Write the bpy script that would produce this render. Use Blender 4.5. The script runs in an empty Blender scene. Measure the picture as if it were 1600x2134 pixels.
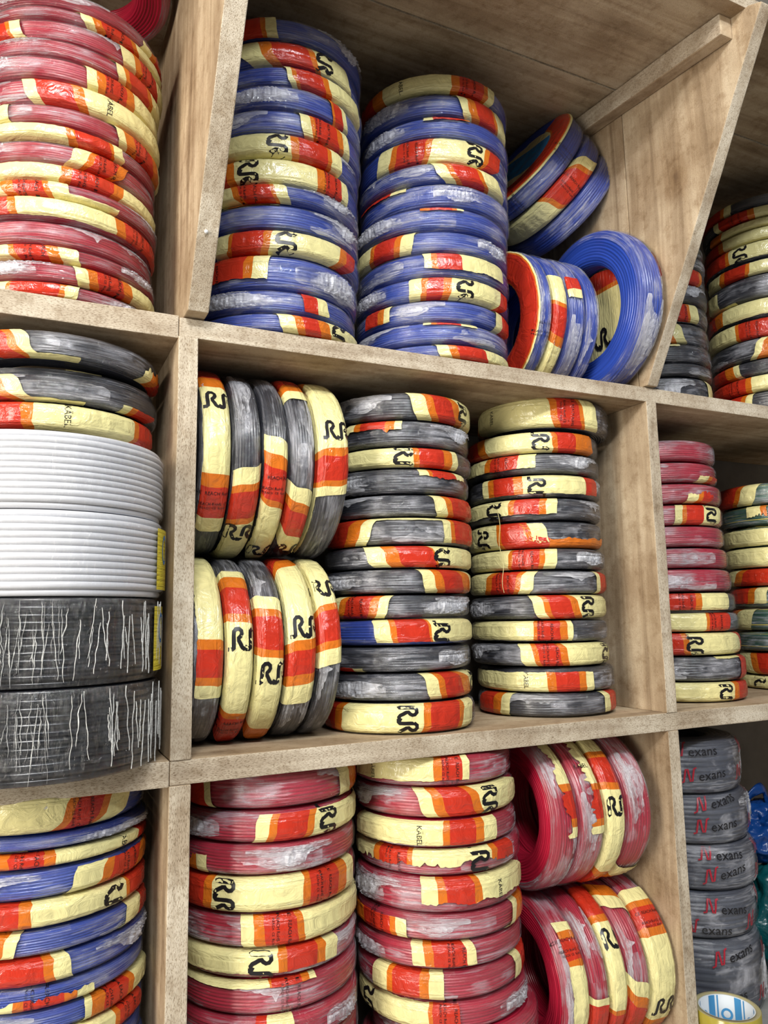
import bpy, bmesh, math, random
from mathutils import Vector, Matrix, noise

SC = bpy.context.scene
COL = SC.collection
PI = math.pi

# ------------------------------------------------------------------ camera
CAM = ([-0.13559, -0.77349, 0.13581], [0.428671, 0.89304, 0.136824], [0.902428, -0.430481, -0.017598], [-0.043184, -0.131017, 0.990439], 1567.78)
cam_data = bpy.data.cameras.new('camera')
cam_data.sensor_fit = 'VERTICAL'
cam_data.sensor_height = 36.0
cam_data.lens = CAM[4] / 2134.0 * 36.0
cam_data.clip_start = 0.02
cam_obj = bpy.data.objects.new('camera', cam_data)
COL.objects.link(cam_obj)
_f, _r, _u = Vector(CAM[1]), Vector(CAM[2]), Vector(CAM[3])
cam_obj.matrix_world = Matrix(((_r.x, _u.x, -_f.x, CAM[0][0]), (_r.y, _u.y, -_f.y, CAM[0][1]),
                               (_r.z, _u.z, -_f.z, CAM[0][2]), (0, 0, 0, 1)))
SC.camera = cam_obj

# ------------------------------------------------------------------ world, lamps, exposure
world = bpy.data.worlds.new('shop_interior_light')
SC.world = world
world.use_nodes = True
world.node_tree.nodes['Background'].inputs[0].default_value = (0.80, 0.88, 1.0, 1)
world.node_tree.nodes['Background'].inputs[1].default_value = 0.17
SC.view_settings.view_transform = 'Standard'
SC.view_settings.look = 'None'
SC.view_settings.exposure = -0.08
SC.view_settings.gamma = 1.0

def area(name, loc, target, sx, sy, power, color):
    l = bpy.data.lights.new(name, 'AREA')
    l.shape = 'RECTANGLE'
    l.size, l.size_y = sx, sy
    l.energy = power
    l.color = color
    o = bpy.data.objects.new(name, l)
    COL.objects.link(o)
    o.location = loc
    o.rotation_euler = (Vector(target) - Vector(loc)).to_track_quat('-Z', 'Y').to_euler()
    return o

area('doorway_light', (-1.9, -1.0, 0.55), (0.25, 0.1, 0.3), 0.7, 1.7, 70, (1.0, 0.93, 0.82))
area('tube_lamp', (-0.05, -1.7, 1.45), (0.2, 0.1, 0.2), 1.3, 0.10, 32, (0.90, 0.95, 1.0))
area('ceiling_panel_lamp', (-0.5, -1.5, 1.6), (0.1, 0.1, 0.2), 0.5, 0.5, 30, (1.0, 0.97, 0.92))

# ------------------------------------------------------------------ materials
def srgb(r, g, b):
    f = lambda c: (c / 255 / 12.92) if c / 255 <= 0.04045 else ((c / 255 + 0.055) / 1.055) ** 2.4
    return (f(r), f(g), f(b), 1.0)

def new_mat(name):
    m = bpy.data.materials.new(name)
    m.use_nodes = True
    nt = m.node_tree
    nt.nodes.clear()
    out = nt.nodes.new('ShaderNodeOutputMaterial')
    return m, nt, out

def N(nt, kind, **kw):
    n = nt.nodes.new(kind)
    for k, v in kw.items():
        setattr(n, k, v)
    return n

def ramp(nt, stops, interp='LINEAR'):
    r = N(nt, 'ShaderNodeValToRGB')
    r.color_ramp.interpolation = interp
    e = r.color_ramp.elements
    while len(e) > len(stops):
        e.remove(e[-1])
    while len(e) < len(stops):
        e.new(0.5)
    for el, (p, c) in zip(e, stops):
        el.position = p
        el.color = c if len(c) == 4 else (*c, 1)
    return r

def noise_node(nt, vec, scale, detail=4, rough=0.55, dist=0.0):
    n = N(nt, 'ShaderNodeTexNoise')
    n.inputs['Scale'].default_value = scale
    n.inputs['Detail'].default_value = detail
    n.inputs['Roughness'].default_value = rough
    n.inputs['Distortion'].default_value = dist
    if vec is not None:
        nt.links.new(vec, n.inputs['Vector'])
    return n

def mapping(nt, src, scale, loc=(0, 0, 0)):
    m = N(nt, 'ShaderNodeMapping')
    m.inputs['Scale'].default_value = scale
    m.inputs['Location'].default_value = loc
    nt.links.new(src, m.inputs['Vector'])
    return m.outputs[0]

def mixc(nt, fac, a, b, mode='MIX'):
    m = N(nt, 'ShaderNodeMix', data_type='RGBA', blend_type=mode)
    for sock, val in ((m.inputs[0], fac), (m.inputs[6], a), (m.inputs[7], b)):
        if hasattr(val, 'is_output') or hasattr(val, 'links'):
            nt.links.new(val, sock)
        else:
            sock.default_value = val
    return m.outputs[2]

def principled(nt, out, color=None, rough=0.5, spec=0.5, bump=None, bump_d=0.001, bump_s=1.0, coat=0.0):
    p = N(nt, 'ShaderNodeBsdfPrincipled')
    p.inputs['Roughness'].default_value = rough
    p.inputs['Specular IOR Level'].default_value = spec
    p.inputs['Coat Weight'].default_value = coat
    if color is not None:
        if hasattr(color, 'links'):
            nt.links.new(color, p.inputs['Base Color'])
        else:
            p.inputs['Base Color'].default_value = color
    if bump is not None:
        b = N(nt, 'ShaderNodeBump')
        b.inputs['Strength'].default_value = bump_s
        b.inputs['Distance'].default_value = bump_d
        nt.links.new(bump, b.inputs['Height'])
        nt.links.new(b.outputs[0], p.inputs['Normal'])
    if out is not None:
        nt.links.new(p.outputs[0], out.inputs[0])
    return p

def wood(name, grain, dark, mid, light, speck=0.5, offset=0.0, knot=None):
    """rough sawn board; grain = axis index along which the fibres run"""
    m, nt, out = new_mat(name)
    tc = N(nt, 'ShaderNodeTexCoord').outputs['Object']
    sc = [42.0, 42.0, 42.0]
    sc[grain] = 3.0
    n1 = noise_node(nt, mapping(nt, tc, sc, (offset, offset, offset)), 1.0, 6, 0.62, 0.6)
    r1 = ramp(nt, [(0.30, dark), (0.50, mid), (0.70, light)])
    nt.links.new(n1.outputs['Fac'], r1.inputs[0])
    # large stains
    n2 = noise_node(nt, mapping(nt, tc, (1, 1, 1), (offset, 3, 1)), 9.0, 5, 0.6)
    r2 = ramp(nt, [(0.38, (0.62, 0.56, 0.50)), (0.60, (1, 1, 1))])
    nt.links.new(n2.outputs['Fac'], r2.inputs[0])
    c = mixc(nt, 0.8, r1.outputs[0], r2.outputs[0], 'MULTIPLY')
    # smudges and scuffs of hand size and smaller
    n4 = noise_node(nt, mapping(nt, tc, (1, 1, 1), (7, offset, 2)), 55.0, 5, 0.7)
    r4 = ramp(nt, [(0.34, (0.70, 0.64, 0.57)), (0.50, (1, 1, 1)), (0.75, (1.0, 0.99, 0.97))])
    nt.links.new(n4.outputs['Fac'], r4.inputs[0])
    c = mixc(nt, 0.75, c, r4.outputs[0], 'MULTIPLY')
    # fine dark specks of the sawn surface
    sp = [1150.0, 1150.0, 1150.0] if speck > 0.6 else [1500.0, 1500.0, 1500.0]
    sp[grain] = 340.0 if speck > 0.6 else 520.0
    n3 = noise_node(nt, mapping(nt, tc, sp), 1.0, 4, 0.7)
    r3 = ramp(nt, [(0.37, (0.40, 0.34, 0.27)), (0.50, (1, 1, 1))] if speck > 0.6 else [(0.36, (0.42, 0.36, 0.30)), (0.47, (1, 1, 1))])
    nt.links.new(n3.outputs['Fac'], r3.inputs[0])
    c = mixc(nt, speck, c, r3.outputs[0], 'MULTIPLY')
    if knot:
        # a branch knot: rings of darker wood round a point of the board
        mp = mapping(nt, tc, (1.0, 1.35, 1.0), (-knot[0], -knot[1] * 1.35, -knot[2]))
        ln = N(nt, 'ShaderNodeVectorMath', operation='LENGTH')
        nt.links.new(mp, ln.inputs[0])
        nk = noise_node(nt, tc, 40, 3, 0.6)
        ad = N(nt, 'ShaderNodeMath', operation='MULTIPLY_ADD')
        ad.inputs[1].default_value = 0.022
        nt.links.new(nk.outputs['Fac'], ad.inputs[0])
        nt.links.new(ln.outputs['Value'], ad.inputs[2])
        rk = ramp(nt, [(0.012, (0.50, 0.43, 0.38)), (0.018, (0.62, 0.54, 0.46)), (0.022, (0.80, 0.74, 0.66)), (0.026, (0.66, 0.58, 0.50)), (0.030, (0.92, 0.89, 0.84)),
                       (0.034, (0.80, 0.74, 0.68)), (0.05, (1, 1, 1))])
        nt.links.new(ad.outputs[0], rk.inputs[0])
        c = mixc(nt, 0.9, c, rk.outputs[0], 'MULTIPLY')
    add = N(nt, 'ShaderNodeMath', operation='ADD')
    nt.links.new(n3.outputs['Fac'], add.inputs[0])
    nt.links.new(n1.outputs['Fac'], add.inputs[1])
    principled(nt, out, c, 0.85, 0.2, add.outputs[0], 0.0012, 0.6)
    return m

T = dict(dark=srgb(150, 129, 103), mid=srgb(186, 165, 136), light=srgb(206, 188, 160))
E_ = dict(dark=srgb(172, 158, 138), mid=srgb(200, 188, 168), light=srgb(218, 208, 190))
WOOD = [wood('planed_board_along_x', 0, offset=1.0, **T), wood('planed_board_along_y', 1, offset=2.0, **T),
        wood('planed_board_along_z', 2, offset=3.0, **T)]
KNOTTY = wood('knotty_board_along_z', 2, offset=8.0, knot=(0.650, -0.083, 0.726), **T)
EDGE = [wood('sawn_edge_along_x', 0, speck=0.85, offset=4.0, **E_), wood('sawn_edge_along_y', 1, speck=0.85, offset=5.0, **E_),
        wood('sawn_edge_along_z', 2, speck=0.85, offset=6.0, **E_)]

def simple(name, col, rough=0.5, spec=0.5, nscale=None, amount=0.25, bump=None):
    m, nt, out = new_mat(name)
    tc = N(nt, 'ShaderNodeTexCoord').outputs['Object']
    if nscale:
        n = noise_node(nt, tc, nscale, 5, 0.6)
        dk = tuple(c * (1 - amount) for c in col[:3]) + (1,)
        r = ramp(nt, [(0.3, dk), (0.7, col)])
        nt.links.new(n.outputs['Fac'], r.inputs[0])
        principled(nt, out, r.outputs[0], rough, spec, n.outputs['Fac'] if bump else None, bump or 0.001)
    else:
        principled(nt, out, col, rough, spec)
    return m

M_WALL = simple('grey_plaster', srgb(128, 122, 113), 0.9, 0.2, 14, 0.3, 0.002)
M_ROOM = simple('white_paint', srgb(222, 226, 230), 0.9, 0.2, 3, 0.05)
M_FLOOR = simple('pale_floor_tiles', srgb(204, 200, 192), 0.8, 0.3, 6, 0.3)
M_INK = simple('black_ink', srgb(22, 20, 22), 0.35, 0.4)
M_REDINK = simple('red_ink', srgb(150, 28, 44), 0.4, 0.4)
M_NAIL = simple('steel', srgb(205, 205, 205), 0.35, 0.6)

def wire_mat(name, col, stripe=None, rough=0.26, low=0.62):
    m, nt, out = new_mat(name)
    uv = N(nt, 'ShaderNodeUVMap').outputs[0]
    n = noise_node(nt, mapping(nt, uv, (3, 260, 1)), 1.0, 3, 0.5)
    dk = tuple(c * low for c in col[:3]) + (1,)
    r = ramp(nt, [(0.32, dk), (0.62, col)])
    nt.links.new(n.outputs['Fac'], r.inputs[0])
    c = r.outputs[0]
    if stripe:
        n2 = noise_node(nt, mapping(nt, uv, (1.5, 420, 1)), 1.0, 1, 0.4)
        r2 = ramp(nt, [(0.60, (0, 0, 0)), (0.64, (1, 1, 1))])
        nt.links.new(n2.outputs['Fac'], r2.inputs[0])
        c = mixc(nt, r2.outputs[0], c, stripe)
    principled(nt, out, c, rough, 0.5, n.outputs['Fac'], 0.0008, 0.5)
    return m

WIRE = {'R': wire_mat('red_pvc_wire', srgb(170, 28, 54)), 'B': wire_mat('blue_pvc_wire', srgb(42, 70, 162)),
        'K': wire_mat('black_pvc_wire', srgb(42, 44, 52)), 'G': wire_mat('green_yellow_wire', srgb(52, 92, 78), srgb(214, 190, 70)),
        'W': wire_mat('white_pvc_cable', srgb(204, 205, 210), None, 0.3, 0.9), 'N': wire_mat('grey_pvc_cable', srgb(70, 74, 86), None, 0.45)}
WIRE['k'] = wire_mat('glossy_black_cable', srgb(26, 27, 32), None, 0.22)

def label_mat(name, col):
    m, nt, out = new_mat(name)
    uv = N(nt, 'ShaderNodeUVMap').outputs[0]
    n = noise_node(nt, mapping(nt, uv, (60, 190, 1)), 1.0, 4, 0.6, 1.2)
    n2 = noise_node(nt, mapping(nt, uv, (9, 300, 1)), 1.0, 2, 0.5)
    add = N(nt, 'ShaderNodeMath', operation='ADD')
    nt.links.new(n.outputs['Fac'], add.inputs[0])
    nt.links.new(n2.outputs['Fac'], add.inputs[1])
    dk = tuple(c * 0.86 for c in col[:3]) + (1,)
    r = ramp(nt, [(0.35, dk), (0.6, col)])
    nt.links.new(n.outputs['Fac'], r.inputs[0])
    principled(nt, out, r.outputs[0], 0.2, 0.55, add.outputs[0], 0.003, 0.7)
    return m

LAB = {'y': label_mat('pale_yellow_print', srgb(224, 214, 152)), 'o': label_mat('orange_print', srgb(200, 106, 28)),
       'r': label_mat('red_print', srgb(184, 47, 28)), 'b': label_mat('blue_sticker', srgb(40, 130, 200)),
       'Y': label_mat('lemon_label', srgb(226, 206, 60))}
LAB_ORDER = 'yorbY'

def film_mat(name, lo, hi, tint, p0=0.42, p1=0.72):
    m, nt, out = new_mat(name)
    uv = N(nt, 'ShaderNodeUVMap').outputs[0]
    n1 = noise_node(nt, mapping(nt, uv, (18, 330, 1)), 1.0, 5, 0.66, 1.2)
    n2 = noise_node(nt, mapping(nt, uv, (14, 26, 1), (4, 2, 0)), 1.0, 3, 0.6, 0.8)
    mul = N(nt, 'ShaderNodeMath', operation='ADD')
    nt.links.new(n1.outputs['Fac'], mul.inputs[0])
    nt.links.new(n2.outputs['Fac'], mul.inputs[1])
    hal = N(nt, 'ShaderNodeMath', operation='MULTIPLY')
    hal.inputs[1].default_value = 0.5
    nt.links.new(mul.outputs[0], hal.inputs[0])
    r = ramp(nt, [(p0, (lo, lo, lo)), (p1, (hi, hi, hi))])
    nt.links.new(hal.outputs[0], r.inputs[0])
    n3 = noise_node(nt, mapping(nt, uv, (60, 420, 1)), 1.0, 4, 0.62, 2.0)
    b = N(nt, 'ShaderNodeBump')
    b.inputs['Strength'].default_value = 0.8
    b.inputs['Distance'].default_value = 0.0025
    nt.links.new(n3.outputs['Fac'], b.inputs['Height'])
    d = N(nt, 'ShaderNodeBsdfPrincipled')
    d.inputs['Base Color'].default_value = tint
    d.inputs['Roughness'].default_value = 0.35
    nt.links.new(b.outputs[0], d.inputs['Normal'])
    t = N(nt, 'ShaderNodeBsdfTransparent')
    mx = N(nt, 'ShaderNodeMixShader')
    nt.links.new(r.outputs[0], mx.inputs[0])
    nt.links.new(t.outputs[0], mx.inputs[1])
    nt.links.new(d.outputs[0], mx.inputs[2])
    g = N(nt, 'ShaderNodeBsdfGlossy')
    g.inputs['Roughness'].default_value = 0.11
    nt.links.new(b.outputs[0], g.inputs['Normal'])
    fr = N(nt, 'ShaderNodeFresnel')
    fr.inputs['IOR'].default_value = 1.6
    nt.links.new(b.outputs[0], fr.inputs['Normal'])
    mx2 = N(nt, 'ShaderNodeMixShader')
    cl = N(nt, 'ShaderNodeMath', operation='MINIMUM')
    cl.inputs[1].default_value = 0.18
    nt.links.new(fr.outputs[0], cl.inputs[0])
    nt.links.new(cl.outputs[0], mx2.inputs[0])
    nt.links.new(mx.outputs[0], mx2.inputs[1])
    nt.links.new(g.outputs[0], mx2.inputs[2])
    nt.links.new(mx2.outputs[0], out.inputs[0])
    return m

FILM = film_mat('clear_shrink_film', 0.02, 0.50, (0.80, 0.80, 0.87, 1), 0.485, 0.68)
FILM_FOLD = film_mat('bunched_clear_film', 0.02, 0.72, (0.88, 0.88, 0.93, 1), 0.45, 0.64)
FILM_CREASE = film_mat('creased_stretch_film', 0.45, 0.90, (0.88, 0.87, 0.82, 1), 0.40, 0.60)
FILM_TIGHT = film_mat('tight_stretch_film', 0.0, 0.06, (0.8, 0.8, 0.82, 1))

# ------------------------------------------------------------------ object helpers
def link_mesh(name, verts, faces, mats, parent=None, mat_idx=None, uvs=None, smooth=True):
    me = bpy.data.meshes.new(name)
    me.from_pydata(verts, [], faces)
    for m in mats:
        me.materials.append(m)
    if mat_idx:
        me.polygons.foreach_set('material_index', mat_idx)
    if uvs:
        lay = me.uv_layers.new(name='UVMap')
        buf = []
        for l in me.loops:
            buf.extend(uvs[l.vertex_index])
        lay.data.foreach_set('uv', buf)
    if smooth:
        me.polygons.foreach_set('use_smooth', [True] * len(me.polygons))
    me.update()
    return link_me(name, me, parent)

def link_me(name, me, parent=None):
    o = bpy.data.objects.new(name, me)
    COL.objects.link(o)
    if parent is not None:
        o.parent = parent
    return o

def thing(name, label, cat, loc=(0, 0, 0), rot=(0, 0, 0), group=None):
    o = bpy.data.objects.new(name, None)
    o.empty_display_size = 0.03
    COL.objects.link(o)
    o.location = loc
    o.rotation_euler = rot
    tag(o, label, cat, group)
    return o

def tag(o, label, cat, group=None):
    o['label'] = label
    o['category'] = cat
    if group:
        o['group'] = group
    return o

def prism(name, poly, axis, a0, a1, mats, parent, bevel=0.0012, edge_dir=None, jitter=0.0):
    """extrude a polygon (in the two other axes) along axis from a0 to a1; faces looking along edge_dir take mats[1]"""
    bm = bmesh.new()
    def pt(p, a):
        c = list(p)
        c.insert(axis, a)
        return Vector(c)
    v0 = [bm.verts.new(pt(p, a0)) for p in poly]
    v1 = [bm.verts.new(pt(p, a1)) for p in poly]
    n = len(poly)
    bm.faces.new(v0)
    bm.faces.new(v1[::-1])
    for i in range(n):
        bm.faces.new((v0[i], v1[i], v1[(i + 1) % n], v0[(i + 1) % n]))
    bmesh.ops.recalc_face_normals(bm, faces=bm.faces[:])
    if bevel:
        bmesh.ops.bevel(bm, geom=bm.edges[:], offset=bevel, segments=2, profile=0.6, affect='EDGES')
    # rough sawn boards are never quite straight
    long_edges = [e for e in bm.edges if e.calc_length() > 0.12]
    bmesh.ops.subdivide_edges(bm, edges=long_edges, cuts=14, use_grid_fill=True)
    for v in bm.verts:
        v.co += Vector(noise.noise_vector(v.co * 14.0)) * jitter
    if len(mats) > 1:
        bm.normal_update()
        for f in bm.faces:
            if f.normal.dot(edge_dir) > 0.72:
                f.material_index = 1
    me = bpy.data.meshes.new(name)
    bm.to_mesh(me)
    bm.free()
    for m in mats:
        me.materials.append(m)
    return link_me(name, me, parent)

def board(name, x, y, z, grain, parent, edge=True, jitter=0.0005, bevel=0.0012):
    return prism(name, [(x[0], z[0]), (x[1], z[0]), (x[1], z[1]), (x[0], z[1])], 1, y[0], y[1],
                 [WOOD[grain], EDGE[grain]] if edge else [WOOD[grain]], parent, bevel, Vector((0, -1, 0)), jitter)

# ------------------------------------------------------------------ the room
def plane(name, corners, mat):
    o = link_mesh(name, corners, [(0, 1, 2, 3)], [mat], smooth=False)
    o['kind'] = 'structure'
    return o

YB = 0.270
FLOOR_Z = -0.95
plane('wall_back', [(-2.6, YB, FLOOR_Z), (3.2, YB, FLOOR_Z), (3.2, YB, 2.1), (-2.6, YB, 2.1)], M_WALL)
plane('floor', [(-2.6, -3.0, FLOOR_Z), (3.2, -3.0, FLOOR_Z), (3.2, YB, FLOOR_Z), (-2.6, YB, FLOOR_Z)], M_FLOOR)
plane('ceiling', [(-2.6, YB, 2.1), (3.2, YB, 2.1), (3.2, -3.0, 2.1), (-2.6, -3.0, 2.1)], M_ROOM)

# ------------------------------------------------------------------ shelving unit (nailed together: one thing)
H = 0.4307
ZA = 0.4517
ZT = 0.905
unit = thing('shelving_unit', 'rough wooden shelving unit filled with wire coils along the wall', 'shelf', (0, 0, 0))
XL, XR = -0.50, 1.36
board('shelf_board', (XL, 0.0005), (0, YB - .004), (0.4285, ZA + .0015), 0, unit)
board('shelf_board', (0.001, XR), (0, YB - .004), (H, ZA), 0, unit)
board('shelf_board', (XL, 0.0), (0, YB - .004), (-0.0245, 0.0), 0, unit)
board('shelf_board', (0.0005, XR), (0, YB - .004), (-0.0234, 0.0), 0, unit)
board('shelf_board', (XL, XR), (0, YB - .004), (-0.447, -0.425), 0, unit)
# uprights
for x0, x1 in ((0.0, 0.0207), (0.65, 0.6692)):
    board('upright_board', (x0, x1), (-0.0015, YB - .004), (0.0, H), 2, unit)
    board('upright_board', (x0, x1), (-0.0012, YB - .004), (-0.425, -0.0236), 2, unit)
    board('upright_board', (x0, x1), (0, YB - .004), (FLOOR_Z, -0.447), 2, unit)
for x0, x1 in ((XL - .02, XL), (XR, XR + .02)):
    board('upright_board', (x0, x1), (-0.001, YB - .004), (FLOOR_Z, ZT), 2, unit)
board('shelf_board', (XL, XR), (0, YB - .004), (-0.80, -0.778), 0, unit)
# flared side boards of the top row (their front edges lean forward)
SL = -0.523
def top_z(y):
    # the top boards tip slightly down towards the front
    return 0.907 + 0.115 * y

def flare(y0, z, z0=ZA, s=SL):
    return y0 + s * (z - z0)
prism('side_panel', [(-0.017, ZA + .002), (YB - .004, ZA + .002), (YB - .004, top_z(YB) - .0005), (flare(-.017, .882, s=-.60), top_z(-.26) - .001)], 0, 0.0060, 0.0278,
      [WOOD[2], EDGE[2]], unit, 0.0012, Vector((0, -0.9, -0.42)).normalized(), 0.0006)
prism('side_panel', [(0.0115, ZA + .001), (YB - .004, ZA + .001), (YB - .004, top_z(YB) - .0005), (0.0095, top_z(.0095) - .0005)], 0, 0.650, 0.669,
      [WOOD[2]], unit, 0.0012, None, 0.0004)
zt = 0.882
prism('side_panel', [(flare(-.006, ZA), ZA + .001), (0.0105, ZA + .001), (0.0085, top_z(.0085) - .0005), (flare(-.006, zt) + .018, top_z(-.2) - .001), (flare(-.006, zt), zt - .008)],
      0, 0.650, 0.6696, [KNOTTY, EDGE[2]], unit, 0.0016, Vector((0, -0.885, -0.465)), 0.0008)
# cleat carrying the top boards
prism('cleat', [(-0.188, top_z(-.188) - .001), (-0.188, top_z(-.188) - .030), (0.118, top_z(.118) - .030), (0.118, top_z(.118) - .001)], 0, 0.628, 0.6495, [WOOD[1], EDGE[1]], unit, 0.002,
      Vector((-1, 0, 0)), 0.0006)
# boards of the top, a gap between the planks
for ya, yb, dz in ((-0.209, -0.0035, 0.0), (0.0010, YB - .002, 0.0012)):
    prism('top_board', [(ya, top_z(ya) + dz), (yb, top_z(yb) + dz), (yb, top_z(yb) + .019), (ya, top_z(ya) + .019)], 0, XL - .02, XR + .02,
          [WOOD[0], EDGE[0]], unit, 0.0012, Vector((0, -1, 0)), 0.0004)
# small nail in the left side board
bm = bmesh.new()
bmesh.ops.create_uvsphere(bm, u_segments=12, v_segments=8, radius=0.0021)
me = bpy.data.meshes.new('nail_head')
bm.to_mesh(me)
bm.free()
me.materials.append(M_NAIL)
o = link_me('nail_head', me, unit)
o.location = (0.0150, -0.0590, 0.521)

# ------------------------------------------------------------------ coil geometry
EXP = 2.0 / 4.2
def spow(x, p):
    return math.copysign(abs(x) ** p, x)

def surf(th, phi, r, h, w, off=0.0, zoff=None):
    """point on a coil: th round the axis (rad), phi round the section (0 = outer face)"""
    c, s = math.cos(phi), math.sin(phi)
    rad = r - w / 2 + (w / 2 + off) * spow(c, EXP)
    z = (h / 2 + (off * 0.35 if zoff is None else zoff)) * spow(s, EXP)
    return (rad * math.cos(th), rad * math.sin(th), z)

BR, BH, BW = 0.10, 0.034, 0.042

def section(r, h, w, n):
    """n points evenly spaced round the coil's section, with their outward normals (radius, height)"""
    fine = 720
    P = []
    for k in range(fine + 1):
        ph = 2 * PI * k / fine
        P.append((r - w / 2 + w / 2 * spow(math.cos(ph), EXP), h / 2 * spow(math.sin(ph), EXP)))
    L = [0.0]
    for k in range(fine):
        L.append(L[-1] + math.hypot(P[k + 1][0] - P[k][0], P[k + 1][1] - P[k][1]))
    out, k = [], 0
    for q in range(n):
        s = L[-1] * q / n
        while L[k + 1] < s:
            k += 1
        f = (s - L[k]) / max(1e-9, L[k + 1] - L[k])
        x = P[k][0] + (P[k + 1][0] - P[k][0]) * f
        z = P[k][1] + (P[k + 1][1] - P[k][1]) * f
        out.append((x, z))
    res = []
    for q in range(n):
        a, b = out[q - 2], out[(q + 2) % n]
        dx, dz = b[0] - a[0], b[1] - a[1]
        l = math.hypot(dx, dz)
        res.append((out[q][0], out[q][1], dz / l, -dx / l))
    return res, L[-1]

def wire_mesh(seed, ridges=38, nth=132, amp=0.0012, w=BW, h=BH, r=BR, wob=0.06):
    rnd = random.Random(seed)
    ks = [(rnd.choice((1, 2, 3)), rnd.uniform(0, 6.28), rnd.uniform(0.3, 1.0)) for _ in range(3)]
    nph = ridges * 5
    sec, per = section(r, h, w, nph)
    verts, faces, uvs = [], [], []
    for i in range(nth):
        th = 2 * PI * i / nth
        c, s_th = math.cos(th), math.sin(th)
        tw = wob * sum(a * math.sin(k * th + p) for k, p, a in ks)
        for j in range(nph):
            x, z, nx, nz = sec[j]
            local = 0.5 * noise.noise((c * 2.2 + seed, s_th * 2.2, j / 9.0))
            scal = abs(math.sin(PI * (ridges * j / nph) + 3.0 * tw + local)) ** 0.6
            d = amp * (scal - 1.0) + 0.0006 * noise.noise((c * 3 + seed, s_th * 3, j / 16.0)) - 0.0004
            verts.append(((x + nx * d) * c, (x + nx * d) * s_th, z + nz * d))
            uvs.append((th * r, per * j / nph))
    for i in range(nth):
        for j in range(nph):
            a, b = i * nph + j, i * nph + (j + 1) % nph
            c, d = ((i + 1) % nth) * nph + (j + 1) % nph, ((i + 1) % nth) * nph + j
            faces.append((a, d, c, b))
    return verts, faces, uvs

def mesh_data(name, verts, faces, uvs, mats):
    me = bpy.data.meshes.new(name)
    me.from_pydata(verts, [], faces)
    for m in mats:
        me.materials.append(m)
    lay = me.uv_layers.new(name='UVMap')
    buf = []
    for l in me.loops:
        buf.extend(uvs[l.vertex_index])
    lay.data.foreach_set('uv', buf)
    me.polygons.foreach_set('use_smooth', [True] * len(me.polygons))
    me.update()
    return me

WIRES = {}
for s_ in range(3):
    g = wire_mesh(11 + s_)
    for k in 'RBKG':
        WIRES[(k, s_)] = mesh_data('wire_bundle', *g, [WIRE[k]])

def film_mesh(seed, nth=150, nph=46, reach=1.36):
    verts, faces, uvs = [], [], []
    for i in range(nth + 1):
        th = 2 * PI * i / nth
        for j in range(nph + 1):
            ph = -reach + 2 * reach * j / nph
            cx, cy = math.cos(th), math.sin(th)
            n = noise.noise((cx * 5 + seed * 7, cy * 5, ph * 1.6))
            n2 = abs(noise.noise((cx * 16 + seed, cy * 16, ph * 5.0)))
            off = 0.0006 + 0.0006 * (n + 0.3) + 0.0014 * max(0, 0.35 - n2)
            verts.append(surf(th, ph, BR, BH, BW, max(off, 0.0004), -0.0002))
            uvs.append((th * BR + seed, ph * 0.022))
    m = nph + 1
    for i in range(nth):
        for j in range(nph):
            a = i * m + j
            faces.append((a, a + m, a + m + 1, a + 1))
    return mesh_data('plastic_wrap', verts, faces, uvs, [FILM])
FILMS = [film_mesh(s_) for s_ in range(6)]

def fold_mesh(seed):
    """a bunched, torn flap of film lying along the coil"""
    rnd = random.Random(seed)
    span = rnd.uniform(0.5, 1.1)
    nth, nv = 64, 9
    verts, faces, uvs = [], [], []
    c0 = rnd.uniform(-0.55, 0.55)
    for i in range(nth + 1):
        a = i / nth
        th = (a - 0.5) * span
        taper = math.sin(PI * a) ** 0.6
        wv = 0.12 + 0.34 * taper * (0.6 + 0.6 * abs(noise.noise((a * 6, seed * 3.1, 0))))
        cv = c0 + 0.25 * noise.noise((a * 3, seed, 5))
        for j in range(nv + 1):
            v = cv + wv * (2 * j / nv - 1)
            v = max(-1.25, min(1.25, v))
            n = abs(noise.noise((a * 26 + seed, j * 0.9, 1.7)))
            off = 0.0014 + (0.0062 if seed % 3 == 0 else 0.0016) * n * taper
            verts.append(surf(th, v, BR, BH, BW, off, -0.0001))
            uvs.append((th * BR + seed * 0.37, v * 0.022))
    m = nv + 1
    for i in range(nth):
        for j in range(nv):
            k = i * m + j
            faces.append((k, k + m, k + m + 1, k + 1))
    return mesh_data('film_fold', verts, faces, uvs, [FILM_FOLD])
FOLDS = [fold_mesh(s_ + 1) for s_ in range(10)]

# ------------------------------------------------------------------ lettering
R_PTS = [(-0.16, 0.0), (0.03, 0.0), (0.09, 0.05), (0.10, 0.30), (0.10, 0.62), (0.12, 0.84), (0.22, 0.95), (0.38, 0.96), (0.50, 0.86),
         (0.52, 0.72), (0.45, 0.60), (0.35, 0.52), (0.36, 0.40), (0.45, 0.24), (0.52, 0.10), (0.62, 0.02), (0.74, 0.04), (0.80, 0.16)]
def stroke(pts, width):
    quads = []
    L, Rr = [], []
    for i, p in enumerate(pts):
        a = pts[max(0, i - 1)]
        b = pts[min(len(pts) - 1, i + 1)]
        dx, dy = b[0] - a[0], b[1] - a[1]
        l = math.hypot(dx, dy) or 1
        nx, ny = -dy / l * width / 2, dx / l * width / 2
        L.append((p[0] + nx, p[1] + ny))
        Rr.append((p[0] - nx, p[1] - ny))
    pts2 = []
    for i in range(len(pts)):
        pts2.extend((L[i], Rr[i]))
    for i in range(len(pts) - 1):
        quads.append((2 * i, 2 * i + 1, 2 * i + 3, 2 * i + 2))
    return pts2, quads

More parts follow.
